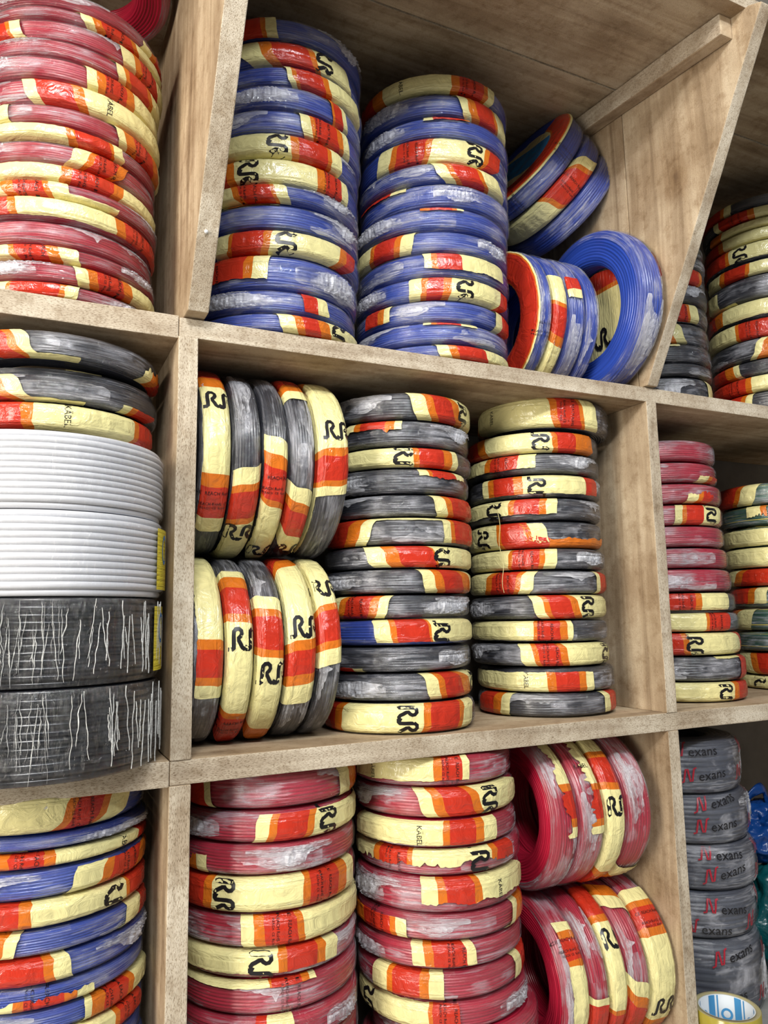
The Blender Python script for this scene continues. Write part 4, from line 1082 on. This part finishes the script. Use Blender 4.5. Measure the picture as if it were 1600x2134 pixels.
('coil','R',(0.3451,0.0932,-0.1761),(-0.002,-0.0007,0.0),0.1,0.0381,[('H',-1.0,0.1,[228.8,239.2,244.3,262.9,267.7,312.3],[233.3,243.5,248.7,267.8,272.9,337.5],[0,1,2,1,0])],[('K',285.3,'+','')],'red wire coil, fifth from the top of the red stack beside the standing red coils','red coils of the second stack in the bottom bay',0),
('coil','R',(0.3454,0.0932,-0.2103),(-0.0037,0.0038,0.0),0.1,0.0273,[('H',-0.3,0.9,[148.9,180.2,207.4,211.6,219.4],[159.2,183.7,209.2,213.3,220.9],[1,2,1,0]),('H',-1.0,0.8,[302.6,311.4,331.5,347.5],[291.5,296.6,302.7,331.5],[0,1,2])],[('t',197.3,'+','')],'red wire coil, sixth from the top of the red stack beside the standing red coils','red coils of the second stack in the bottom bay',0),
('coil','R',(0.3455,0.095,-0.2398),(-0.0008,0.0003,0.0),0.1,0.0284,[('H',-1.0,0.3,[221.8,229.8,235.8,256.4,262.7],[226.3,234.1,240.0,260.8,267.4],[0,1,2,0])],[('t',252.6,'+','')],'red wire coil, seventh from the top of the red stack beside the standing red coils','red coils of the second stack in the bottom bay',0),
('coil','R',(0.3458,0.0943,-0.2707),(-0.0031,0.0003,0.0),0.1,0.0303,[('H',-1.0,0.5,[192.5,205.1,209.4,228.2,234.2,243.4],[192.2,204.8,209.1,227.9,233.9,243.1],[0,1,2,1,0]),('H',-1.0,0.3,[299.5,309.9,335.6],[298.6,308.4,334.4],[0,2])],[],'red wire coil, eighth from the top of the red stack beside the standing red coils','red coils of the second stack in the bottom bay',0),
('coil','R',(0.3508,0.0954,-0.3025),(0.0029,-0.0023,0.0),0.1,0.03,[('H',-0.8,1.0,[142.3,230.8,233.3,250.2],[146.5,231.9,234.5,251.3],[0,1,2])],[('t',243.9,'+',''),('R',182.3,'+','')],'red wire coil, ninth from the top of the red stack beside the standing red coils','red coils of the second stack in the bottom bay',0),
('coil','R',(0.3615,0.089,-0.3361),(-0.0001,0.0006,0.0),0.1,0.034,[],[],'red wire coil, tenth from the top of the red stack beside the standing red coils','red coils of the second stack in the bottom bay',0),
('coil','R',(0.3496,0.0955,-0.3716),(0.0018,0.0033,0.0),0.1,0.034,[],[],'red wire coil, eleventh from the top of the red stack beside the standing red coils','red coils of the second stack in the bottom bay',0),
('coil','R',(0.3501,0.0948,-0.4072),(0.0026,-0.0022,0.0),0.1,0.034,[],[],'red wire coil, twelfth from the top of the red stack beside the standing red coils','red coils of the second stack in the bottom bay',0),
('coil','B',(-0.1108,0.0992,-0.0367),(-0.0033,0.0022,0.0),0.1,0.0341,[('H',-1.0,1.0,[252.6,289.2,294.7,311.3,316.4,336.7],[234.0,271.1,275.9,288.5,291.9,301.5],[0,1,2,1,0])],[('t',290.2,'+','')],'blue wire coil, topmost of the bottom left stack','blue coils stacked in the bottom left bay',0),
('coil','B',(-0.1071,0.0993,-0.0615),(-0.003,-0.0033,0.0),0.1,0.0122,[('H',0.5,1.0,[242.1,261.6],[242.2,261.7],[0])],[],'blue wire coil, second from the top of the bottom left stack','blue coils stacked in the bottom left bay',0),
('coil','B',(-0.1098,0.0983,-0.0755),(-0.0006,0.0006,0.0),0.1,0.0127,[('H',-1.0,1.0,[245.4,254.5,270.9,276.3,330.4,360.4],[245.7,254.8,271.2,276.5,330.9,360.9],[1,2,1,0,2])],[('t',263.4,'+',''),('K',315.7,'+','')],'blue wire coil, third from the top of the bottom left stack','blue coils stacked in the bottom left bay',0),
('coil','B',(-0.1096,0.0982,-0.0961),(0.0016,-0.0036,0.0),0.1,0.0252,[('H',-0.5,1.0,[289.9,307.2,313.8,345.1,371.2],[280.6,295.7,300.9,317.4,326.5],[0,1,2,1])],[('t',322.0,'+','')],'blue wire coil, fourth from the top of the bottom left stack','blue coils stacked in the bottom left bay',0),
('coil','B',(-0.1096,0.0991,-0.1217),(-0.001,-0.0032,0.0),0.1,0.0228,[('H',-1.0,0.9,[246.2,259.9,265.7,318.3,320.7,361.4],[247.3,260.9,266.7,319.9,322.4,364.5],[2,1,0,1,2])],[('R',309.8,'+','')],'blue wire coil, fifth from the top of the bottom left stack','blue coils stacked in the bottom left bay',0),
('coil','B',(-0.1083,0.0993,-0.1455),(0.002,0.0004,0.0),0.1,0.0215,[('H',-1.0,1.0,[248.3,256.0,261.8],[242.6,250.6,256.5],[1,0]),('H',-1.0,1.0,[321.9,340.8,368.5],[313.4,325.2,338.8],[0,2])],[],'blue wire coil, sixth from the top of the bottom left stack','blue coils stacked in the bottom left bay',0),
('coil','B',(-0.1057,0.1006,-0.1693),(0.0021,0.0006,0.0),0.1,0.023,[('H',-1.0,1.0,[243.6,268.9,273.6,281.4],[247.9,272.9,277.6,285.6],[2,1,0])],[],'blue wire coil, seventh from the top of the bottom left stack','blue coils stacked in the bottom left bay',0),
('coil','B',(-0.1078,0.1013,-0.1916),(0.0012,0.0036,0.0),0.1,0.0185,[('H',0.0,1.0,[247.7,259.4,264.0,282.7,289.1,298.0],[246.2,257.9,262.5,281.1,287.3,296.1],[0,1,2,1,0])],[('t',269.7,'+','')],'blue wire coil, eighth from the top of the bottom left stack','blue coils stacked in the bottom left bay',0),
('coil','B',(-0.1062,0.1008,-0.2122),(-0.0019,0.0025,0.0),0.1,0.0194,[('H',-1.0,1.0,[292.3,296.4,304.1,321.8,327.4,360.3],[290.0,294.0,301.3,317.6,322.3,341.5],[0,1,2,1,0])],[('t',309.4,'+','')],'blue wire coil, ninth from the top of the bottom left stack','blue coils stacked in the bottom left bay',0),
('coil','B',(-0.1077,0.0985,-0.2337),(-0.0035,-0.0026,0.0),0.1,0.0203,[('H',-1.0,1.0,[288.3,310.8,314.6,338.6],[288.7,311.2,315.1,339.5],[0,1,2])],[('t',324.2,'+','')],'blue wire coil, tenth from the top of the bottom left stack','blue coils stacked in the bottom left bay',0),
('coil','B',(-0.1081,0.1007,-0.2559),(-0.0017,-0.0035,0.0),0.1,0.0209,[],[],'blue wire coil, eleventh from the top of the bottom left stack','blue coils stacked in the bottom left bay',0),
('coil','B',(-0.1054,0.1002,-0.2785),(-0.0038,-0.0036,0.0),0.1,0.0209,[],[],'blue wire coil, twelfth from the top of the bottom left stack','blue coils stacked in the bottom left bay',0),
('coil','B',(-0.1083,0.0994,-0.301),(0.0029,0.0036,0.0),0.1,0.0209,[],[],'blue wire coil, thirteenth from the top of the bottom left stack','blue coils stacked in the bottom left bay',0),
('coil','B',(-0.1057,0.0989,-0.3236),(-0.0006,-0.0011,0.0),0.1,0.0209,[],[],'blue wire coil, fourteenth from the top of the bottom left stack','blue coils stacked in the bottom left bay',0),
('coil','B',(-0.1069,0.098,-0.3461),(0.0007,0.0026,0.0),0.1,0.0209,[],[],'blue wire coil, fifteenth from the top of the bottom left stack','blue coils stacked in the bottom left bay',0),
('coil','B',(-0.1048,0.0984,-0.3686),(0.0002,-0.0026,0.0),0.1,0.0209,[],[],'blue wire coil, sixteenth from the top of the bottom left stack','blue coils stacked in the bottom left bay',0),
('coil','B',(-0.1047,0.0998,-0.3912),(0.0035,0.0024,0.0),0.1,0.0209,[],[],'blue wire coil, seventeenth from the top of the bottom left stack','blue coils stacked in the bottom left bay',0),
('coil','B',(-0.1074,0.0993,-0.4137),(0.0033,-0.0003,0.0),0.1,0.0209,[],[],'blue wire coil, eighteenth from the top of the bottom left stack','blue coils stacked in the bottom left bay',0),
('grey','N',(0.7758,0.11,-0.0845),(0,0,0),0.088,0.0754,[],[],'grey cable coil in printed film, topmost in the bottom right bay','grey cable coils in the bottom right bay',0),
('grey','N',(0.7847,0.11,-0.157),(0,0,0),0.088,0.0685,[],[],'grey cable coil in printed film, second from the top in the bottom right bay','grey cable coils in the bottom right bay',0),
('grey','N',(0.7936,0.11,-0.2232),(0,0,0),0.088,0.0627,[],[],'grey cable coil in printed film, third from the top in the bottom right bay','grey cable coils in the bottom right bay',0),
('grey','N',(0.7866,0.11,-0.2855),(0,0,0),0.088,0.0606,[],[],'grey cable coil in printed film, fourth from the top in the bottom right bay','grey cable coils in the bottom right bay',0),
('grey','N',(0.7909,0.11,-0.3706),(0,0,0),0.088,0.1083,[],[],'grey cable coil in printed film, fifth from the top in the bottom right bay','grey cable coils in the bottom right bay',0),
('coil','K',(-0.11,0.0798,0.3987),(0.0,0.012,0.0),0.1,0.0276,[('H',-0.7,1.0,[210.3,231.7,237.0,244.2],[235.3,250.3,254.7,261.3],[2,1,0]),('H',0.5,1.0,[251.6,278.6],[251.8,278.8],[0]),('H',0.0,1.0,[323.7,334.6,355.3,366.8],[319.3,328.0,335.5,358.9],[0,1,2])],[],'black wire coil, topmost on the white cable rolls','black coils on the white rolls in the left bay',0),
('coil','K',(-0.1107,0.1,0.376),(0.0008,-0.0032,0.0),0.1,0.0104,[('H',-1.0,-0.2,[271.6,291.4],[271.7,291.5],[0])],[],'black wire coil, second from the top on the white cable rolls','black coils on the white rolls in the left bay',0),
('coil','K',(-0.1101,0.0797,0.356),(0.0,0.0,0.0),0.1,0.0264,[('H',-1.0,1.0,[207.0,221.8,229.8,239.3],[236.7,245.4,251.4,259.4],[2,1,0]),('H',0.6,1.0,[249.8,282.5],[249.9,282.6],[0]),('H',0.2,1.0,[305.7,312.5,317.8,343.0],[303.4,309.8,314.7,334.3],[0,1,2])],[],'black wire coil, third from the top on the white cable rolls','black coils on the white rolls in the left bay',0),
('coil','K',(-0.115,0.0803,0.3284),(-0.0001,0.0031,0.0),0.1,0.0255,[('H',-0.8,1.0,[233.6,253.1,258.8,317.0,321.4,344.1],[234.3,253.6,259.3,317.5,322.0,346.8],[2,1,0,1,2])],[('K',276.1,'+','')],'black wire coil, fourth from the top on the white cable rolls','black coils on the white rolls in the left bay',0),
('roll','W',(-0.1172,0.045,0.2687),(0,0,0),0.111,0.0697,[],[],'white cable roll with bare ribbed windings, upper of the white pair','shrink wrapped cable rolls in the left bay',0),
('roll','W',(-0.1151,0.045,0.1954),(0,0,0),0.111,0.0753,[],[],'white cable roll with a yellow label, lower of the white pair','shrink wrapped cable rolls in the left bay',0),
('roll','K',(-0.1172,0.045,0.1183),(0,0,0),0.111,0.0772,[],[],'black cable roll with a yellow label, directly under the white rolls','shrink wrapped cable rolls in the left bay',0),
('roll','K',(-0.1162,0.045,0.0396),(0,0,0),0.111,0.0785,[],[],'black cable roll at the bottom, overhanging the left shelf edge','shrink wrapped cable rolls in the left bay',0),
('coil','K',(0.0431,0.111,0.3165),(0.0,-1.5708,0.0),0.1075,0.034,[('H',-0.6,1.0,[367.3,323.0,311.9,255.4,248.0,229.6,220.1],[364.5,319.8,309.6,253.7,246.1,227.1,217.0],[2,1,0,1,2,0])],[('R',299.9,'+',''),('t',239.6,'+','')],'black wire coil on edge, first from left in the upper standing row','black coils standing on edge in the upper row',0),
('coil','K',(0.0775,0.111,0.3165),(0.0,-1.5708,0.0),0.1075,0.0324,[('H',-0.8,1.0,[256.2,246.5,242.1,224.8,220.5,162.4],[262.9,253.2,248.8,232.5,228.7,195.4],[0,1,2,1,0])],[('R',218.3,'+','')],'black wire coil on edge, second from left in the upper standing row','black coils standing on edge in the upper row',0),
('coil','K',(0.1092,0.111,0.3165),(0.0,-1.5708,0.0),0.1075,0.0285,[('H',-0.8,1.0,[281.8,271.5,263.9,245.3,241.9,200.4],[273.5,263.5,255.8,236.4,232.7,159.9],[0,1,2,1,0])],[('R',200.4,'+',''),('t',250.5,'+','')],'black wire coil on edge, third from left in the upper standing row','black coils standing on edge in the upper row',0),
('coil','K',(0.14,0.111,0.3165),(0.0,-1.5708,0.0),0.1075,0.0307,[('H',-0.9,1.0,[349.0,323.8,315.5,307.2],[353.7,328.7,318.6,309.5],[2,1,0]),('H',-1.0,0.5,[254.4,245.4,239.6,224.0,212.8],[244.9,235.2,228.7,209.4,189.5],[0,1,2,0])],[('R',202.5,'+','')],'black wire coil on edge, fourth from left in the upper standing row','black coils standing on edge in the upper row',0),
('coil','K',(0.1768,0.111,0.3165),(0.0,-1.5708,0.0),0.1075,0.0406,[('H',-1.0,0.6,[351.3,326.0,271.2,266.6,252.1,248.7,242.9],[367.3,359.3,278.0,273.3,258.4,255.0,249.3],[1,0,1,2,1,0]),('H',-1.0,-0.7,[246.4,190.0],[246.6,190.2],[0])],[('R',286.5,'+','')],'black wire coil on edge, fifth from left in the upper standing row','black coils standing on edge in the upper row',0),
('coil','K',(0.0366,0.106,0.1022),(0.0,-1.5708,0.0),0.102,0.036,[('H',-0.3,1.0,[364.8,278.5,272.9,257.3,252.6,245.3],[348.8,276.0,270.4,254.5,249.7,242.0],[0,1,2,1,0])],[],'black wire coil on edge, first from left in the lower standing row','black coils standing on edge in the lower row',0),
('coil','K',(0.0708,0.106,0.1022),(0.0,-1.5708,0.0),0.102,0.0301,[('H',-1.0,1.0,[327.0,320.4,311.3,293.0,288.1,234.0,229.3,207.4],[322.6,316.6,308.1,290.3,285.4,229.5,224.2,185.2],[0,1,2,1,0,1,2])],[('R',277.4,'+',''),('t',219.2,'+','')],'black wire coil on edge, second from left in the lower standing row','black coils standing on edge in the lower row',0),
('coil','K',(0.1034,0.106,0.1022),(0.0,-1.5708,0.0),0.102,0.0325,[('H',-1.0,0.6,[305.1,296.6,291.5,272.5,267.9,219.8,209.9],[300.3,292.3,287.3,268.4,263.7,209.9,184.1],[0,1,2,1,0,1])],[('R',257.1,'+','')],'black wire coil on edge, third from left in the lower standing row','black coils standing on edge in the lower row',0),
('coil','K',(0.1382,0.106,0.1022),(0.0,-1.5708,0.0),0.102,0.0347,[('H',-1.0,1.0,[365.5,329.1,324.0,272.5,266.6,252.3,245.9,233.0],[381.3,360.3,340.0,277.9,271.9,257.6,251.4,239.2],[2,1,0,1,2,1,0])],[('R',283.5,'+','')],'black wire coil on edge, fourth from left in the lower standing row','black coils standing on edge in the lower row',0),
('coil','K',(0.171,0.106,0.1022),(0.0,-1.5708,0.0),0.102,0.0285,[('H',-1.0,0.8,[360.5,293.5,289.5,271.2,266.5,256.8],[381.3,300.9,296.6,277.3,272.5,262.9],[0,1,2,1,0])],[('R',309.7,'+','')],'black wire coil on edge, fifth from left in the lower standing row','black coils standing on edge in the lower row',0),
('coil','R',(0.4798,0.102,-0.1232),(0.0,-1.5708,0.0),0.0983,0.037,[('H',0.0,1.0,[354.6,298.7,293.7,275.3,269.5,262.5],[351.6,297.7,292.7,274.1,268.3,261.2],[0,1,2,1,0])],[],'red wire coil on edge, leftmost in the upper standing row','red coils standing on edge in the upper row',0),
('coil','R',(0.5204,0.102,-0.1232),(0.0,-1.5708,0.0),0.0983,0.0417,[('H',0.0,1.0,[347.8,296.1,292.0,272.3,267.4,262.3],[345.5,295.0,290.9,271.1,266.0,260.9],[0,1,2,1,0])],[('K',309.3,'+','')],'red wire coil on edge, second from left in the upper standing row','red coils standing on edge in the upper row',0),
('coil','R',(0.5581,0.102,-0.1232),(0.0,-1.5708,0.0),0.0983,0.0314,[('H',-1.0,1.0,[335.2,321.8,316.3,296.7,291.5,228.0,222.0,183.7],[329.3,317.2,312.0,292.9,287.8,219.0,209.5,177.0],[0,1,2,1,0,1,2])],[('R',278.6,'+',''),('t',197.5,'+','')],'red wire coil on edge, third from left in the upper standing row','red coils standing on edge in the upper row',0),
('coil','R',(0.6001,0.102,-0.1232),(0.0,-1.5708,0.0),0.0983,0.044,[('H',-1.0,1.0,[225.8,213.6,205.0,177.5],[218.9,197.0,191.3,177.0],[0,1,2])],[],'red wire coil on edge, rightmost in the upper standing row','red coils standing on edge in the upper row',0),
('coil','R',(0.4865,0.105,-0.3255),(0.0,-1.5708,0.0),0.0985,0.037,[('H',-0.2,1.0,[321.7,315.3,310.4,296.6,293.0,202.4],[319.5,313.3,308.3,294.5,291.0,194.4],[0,1,2,1,0])],[('t',304.4,'+','')],'red wire coil on edge, leftmost in the lower standing row','red coils standing on edge in the lower row',0),
('coil','R',(0.5212,0.105,-0.3255),(0.0,-1.5708,0.0),0.0985,0.03,[('H',-1.0,1.0,[269.7,265.0,225.5],[266.5,261.6,209.4],[0,2])],[],'red wire coil on edge, second from left in the lower standing row','red coils standing on edge in the lower row',0),
('coil','R',(0.5507,0.105,-0.3255),(0.0,-1.5708,0.0),0.0985,0.0265,[('H',-1.0,1.0,[348.4,320.7,315.3,257.6,254.4,207.1],[344.4,318.2,312.9,254.3,250.9,198.0],[2,1,0,1,2])],[('R',303.1,'+','')],'red wire coil on edge, third from left in the lower standing row','red coils standing on edge in the lower row',0),
('coil','R',(0.5837,0.105,-0.3255),(0.0,-1.5708,0.0),0.0985,0.0371,[('H',-1.0,1.0,[354.4,339.8,328.2],[331.0,322.0,313.0],[1,0]),('H',-1.0,1.0,[280.6,271.3,264.5,222.4],[262.4,251.4,242.4,187.7],[0,1,2])],[],'red wire coil on edge, fourth from left in the lower standing row','red coils standing on edge in the lower row',0),
('coil','R',(0.6252,0.105,-0.3255),(0.0,-1.5708,0.0),0.0985,0.0436,[('H',-1.0,1.0,[333.6,322.9,318.2,303.6,297.7,237.8,230.8,187.7],[333.2,322.4,317.7,302.8,296.9,234.7,226.7,187.7],[0,1,2,1,0,1,2])],[('R',249.1,'+',''),('t',309.2,'+','')],'red wire coil on edge, rightmost against the upright in the lower standing row','red coils standing on edge in the lower row',0),
('coil','B',(0.4912,0.117,0.5587),(0.0,-1.5708,0.0),0.107,0.026,[('V',354.0,198.9,[-1.9,-1.75,-0.75,-0.62,-0.45],[1,2,1,0])],[('t',249.1,'+','')],'blue wire coil standing on edge, left end, with red label on its face','blue coils standing on edge in the top bay',0),
('coil','B',(0.5174,0.117,0.5587),(0.0,-1.5708,0.0),0.107,0.024,[('H',-1.0,1.0,[296.3,273.3,270.3,248.9,241.9,215.2],[287.1,266.2,263.2,242.0,234.7,204.9],[0,1,2,1,0])],[],'blue wire coil on edge, second from left beside the second blue stack','blue coils standing on edge in the top bay',0),
('coil','B',(0.5464,0.117,0.5587),(0.0,-1.5708,0.0),0.107,0.0316,[('H',-0.6,0.2,[294.3,283.0,276.3],[295.7,284.1,277.4],[2,0])],[],'blue wire coil on edge, third from left, under the leaning coils','blue coils standing on edge in the top bay',0),
('coil','B',(0.5751,0.117,0.5587),(0.0,-1.5708,0.0),0.107,0.0235,[],[],'blue wire coil on edge just left of the one showing its hole','blue coils standing on edge in the top bay',0),
('coil','B',(0.621,0.062,0.5757),(0.0,-1.6008,0.0),0.122,0.042,[('H',0.55,1.15,[310.7,298.5,291.1,277.3],[312.8,299.9,292.2,278.2],[0,1,2])],[],'blue wire coil standing with open hole facing left, against the slanted panel','blue coils standing on edge in the top bay',1),
('coil','B',(0.562,0.1311,0.8332),(0.0,1.0196,-3.0231),0.1,0.038,[('V',510.0,300.2,[-2.2,-1.6,-1.45,-0.72,-0.6,-0.4],[0,1,2,1,0])],[('t',431.0,'+',''),('t',374.6,'+','')],'blue wire coil leaning on the standing coils, uppermost, with blue sticker','blue coils leaning in the top bay',2),
('coil','B',(0.5946,0.135,0.813),(0.0,1.0196,-3.0231),0.1,0.038,[('H',-1.0,1.0,[437.4,428.6,424.4,393.1,388.5,301.0],[458.6,447.4,442.5,410.1,405.9,318.7],[0,1,2,1,0])],[('R',312.2,'+',''),('t',418.3,'+','')],'blue wire coil leaning above the standing coils, middle of three','blue coils leaning in the top bay',0),
('coil','B',(0.6273,0.1389,0.7928),(0.0,1.0196,-3.0231),0.1,0.038,[],[],'bare blue wire coil leaning nearest the slanted panel','blue coils leaning in the top bay',0),
('coil','R',(-0.1005,0.1,0.902),(-0.06,0.08,0.0),0.1,0.03,[],[],'red wire coil lying tilted on top of the top left stack','red coils stacked in the top left bay',0),
]

for i_, c_ in enumerate(COILS):
    (build_roll if c_[0] == 'roll' else build_grey if c_[0] == 'grey' else build_coil)(c_, i_)

# ------------------------------------------------------------------ roll of packing tape
def revolve(name, prof, n, mats, parent, midx=None, uvscale=1.0):
    verts, faces, mi, uvs = [], [], [], []
    m = len(prof)
    for i in range(n):
        a = 2 * PI * i / n
        for j, (rd, z) in enumerate(prof):
            verts.append((rd * math.cos(a), rd * math.sin(a), z))
            uvs.append((a * rd * uvscale, z * uvscale))
    for i in range(n):
        for j in range(m):
            k, k2 = i * m, ((i + 1) % n) * m
            faces.append((k + j, k2 + j, k2 + (j + 1) % m, k + (j + 1) % m))
            mi.append(midx[j] if midx else 0)
    return link_mesh(name, verts, faces, mats, parent, mi, uvs)

M_TAPE = simple('yellow_tape', srgb(160, 146, 56), 0.18, 0.6, 60, 0.12)
M_TAPE_SIDE = simple('tape_side', srgb(168, 158, 116), 0.3, 0.5, 80, 0.1)
M_CORE = simple('white_card', srgb(206, 212, 216), 0.6, 0.3)
M_PRINT = simple('blue_print', srgb(70, 140, 190), 0.5, 0.3)
tape = thing('tape_roll', 'roll of yellow packing tape with a white and blue core', 'tape roll', (0.7125, -0.008, -0.4225))
TR, TI, TH = 0.041, 0.0325, 0.048
revolve('tape_winding', [(TI + .002, 0.0), (TR, 0.0004), (TR, TH - .0004), (TR - .0006, TH), (TI + .002, TH)], 96, [M_TAPE, M_TAPE_SIDE], tape, [1, 0, 0, 1, 1])
core = revolve('card_core', [(TI, 0.0), (TI + .0019, 0.0), (TI + .0019, TH - .0005), (TI, TH - .0005)], 96, [M_CORE], tape)
verts, faces = [], []
def inner_patch(a0, a1, z0, z1, n=8):
    b = len(verts)
    for i in range(n + 1):
        a = a0 + (a1 - a0) * i / n
        for z in (z0, z1):
            verts.append(((TI - .0003) * math.cos(a), (TI - .0003) * math.sin(a), z))
    for i in range(n):
        faces.append((b + 2 * i, b + 2 * i + 1, b + 2 * i + 3, b + 2 * i + 2))
for a in range(0, 360, 60):
    a0 = math.radians(a)
    inner_patch(a0, a0 + 0.06, 0.001, TH - .001, 3)
    inner_patch(a0 + 0.14, a0 + 0.42, 0.001, TH - .001)
    # round emblem
    b = len(verts)
    for i in range(24):
        t = 2 * PI * i / 24
        for q in (0.0075, 0.0045):
            aa = a0 + 0.73 + q * math.cos(t) / TI
            verts.append(((TI - .0003) * math.cos(aa), (TI - .0003) * math.sin(aa), TH / 2 + q * math.sin(t)))
    for i in range(24):
        j = (i + 1) % 24
        faces.append((b + 2 * i, b + 2 * i + 1, b + 2 * j + 1, b + 2 * j))
link_mesh('core_print', verts, faces, [M_PRINT], core)

# ------------------------------------------------------------------ plastic bags at the right edge
def bag_mat(name, col):
    m, nt, out = new_mat(name)
    tc = N(nt, 'ShaderNodeTexCoord').outputs['Object']
    n = noise_node(nt, tc, 30, 4, 0.6, 1.0)
    p = principled(nt, None, col, 0.25, 0.5, n.outputs['Fac'], 0.004, 0.8)
    t = N(nt, 'ShaderNodeBsdfTransparent')
    t.inputs[0].default_value = (*[min(1, c * 1.6 + .05) for c in col[:3]], 1)
    mx = N(nt, 'ShaderNodeMixShader')
    mx.inputs[0].default_value = 0.86
    nt.links.new(t.outputs[0], mx.inputs[1])
    nt.links.new(p.outputs[0], mx.inputs[2])
    nt.links.new(mx.outputs[0], out.inputs[0])
    return m

def crumpled(name, size, seed, mat, parent, amp=0.25, flat=0.0):
    bm = bmesh.new()
    bmesh.ops.create_icosphere(bm, subdivisions=5, radius=1.0)
    for v in bm.verts:
        d = v.co.normalized()
        f = 1 + amp * noise.noise(d * 1.7 + Vector((seed, 0, 0))) - amp * 1.1 * abs(noise.noise(d * 4.1 + Vector((0, seed, 0)))) + amp * 0.3 * abs(noise.noise(d * 11 + Vector((0, 0, seed))))
        c = d * f
        if c.z < -0.82:
            c.z = -0.82
        v.co = Vector((c.x * size[0], c.y * size[1], (c.z + 0.82) * size[2]))
    me = bpy.data.meshes.new(name)
    bm.to_mesh(me)
    bm.free()
    me.materials.append(mat)
    me.polygons.foreach_set('use_smooth', [True] * len(me.polygons))
    return link_me(name, me, parent)

def ribbon(name, pts, width, mat, parent):
    """soft strip of plastic following a path"""
    verts, faces = [], []
    n = len(pts)
    for i, p in enumerate(pts):
        p = Vector(p)
        a, b = Vector(pts[max(0, i - 1)]), Vector(pts[min(n - 1, i + 1)])
        t = (b - a).normalized()
        s = t.cross(Vector((0.35, -1, 0.2))).normalized()
        u = t.cross(s)
        for k in range(8):
            an = 2 * PI * k / 8
            w = width * (1 + 0.4 * noise.noise(p * 60 + Vector((k, 0, 0))))
            verts.append(p + s * (w * math.cos(an)) + u * (w * 0.35 * math.sin(an)))
    for i in range(n - 1):
        for k in range(8):
            a = i * 8 + k
            b = i * 8 + (k + 1) % 8
            faces.append((a, b, b + 8, a + 8))
    return link_mesh(name, verts, faces, [mat], parent)

M_BLUE = bag_mat('blue_plastic', srgb(14, 62, 128))
M_TEAL = bag_mat('teal_plastic', srgb(12, 78, 82))
M_NET = simple('off_white_net', srgb(176, 168, 150), 0.7, 0.3, 90, 0.5, 0.004)
M_SHEET = simple('dusty_white_sheet', srgb(150, 150, 146), 0.6, 0.3, 30, 0.25, 0.004)
teal = thing('plastic_bag', 'teal green plastic bag at the right edge, below the blue bag', 'bag', (0.970, 0.095, -0.4225))
crumpled('bag_body', (0.070, 0.055, 0.095), 2.3, M_TEAL, teal, 0.22)
blue = thing('plastic_bag', 'blue plastic carrier bag with loop handle beside the grey coils', 'bag', (0.985, 0.115, -0.262))
crumpled('bag_body', (0.072, 0.050, 0.050), 5.1, M_BLUE, blue, 0.25)
hp = []
for i in range(25):
    t = i / 24
    a = PI * t
    hp.append((-0.030 + 0.026 * -math.cos(a) * 1.0, 0.004 * math.sin(a * 3), 0.060 + 0.050 * math.sin(a) ** 0.7 - (0.01 if i in (0, 24) else 0)))
ribbon('handle', hp, 0.008, M_BLUE, blue)
net = thing('net_bag', 'crumpled off white net bag on the shelf at the right edge', 'bag', (0.893, 0.012, -0.4225))
crumpled('net_bundle', (0.034, 0.030, 0.030), 8.2, M_NET, net, 0.4)
# dusty sheet under the grey coils
verts, faces = [], []
nx, ny = 50, 36
for i in range(nx + 1):
    for j in range(ny + 1):
        x = 0.685 + 0.45 * i / nx
        y = 0.004 + 0.25 * j / ny
        q = noise.noise((x * 22, y * 22, 1.0))
        verts.append((x + .003 * noise.noise((x * 9, y * 9, 4)), y, -0.4244 + 0.0009 * (1 + q)))
for i in range(nx):
    for j in range(ny):
        a = i * (ny + 1) + j
        faces.append((a, a + ny + 1, a + ny + 2, a + 1))
sheet = link_mesh('plastic_sheet', verts, faces, [M_SHEET])
tag(sheet, 'dusty white plastic sheet lying under the grey cable coils', 'sheet')
# loose thread hanging between the two stacks of the middle bay
tp = [(0.4265 + 0.0025 * math.sin(i * 0.9) + 0.0004 * i, 0.050 + 0.001 * math.sin(i), 0.268 - 0.0075 * i) for i in range(15)]
verts, faces = [], []
for x, y, z in tp:
    for k in range(6):
        verts.append((x + 0.0004 * math.cos(k * PI / 3), y + 0.0004 * math.sin(k * PI / 3), z))
for i in range(len(tp) - 1):
    for k in range(6):
        a, b = i * 6 + k, i * 6 + (k + 1) % 6
        faces.append((a, b, b + 6, a + 6))
th_ = link_mesh('loose_thread', verts, faces, [simple('straw_thread', srgb(190, 182, 130), 0.7, 0.2)])
tag(th_, 'thin pale thread hanging between the two middle bay stacks', 'thread')
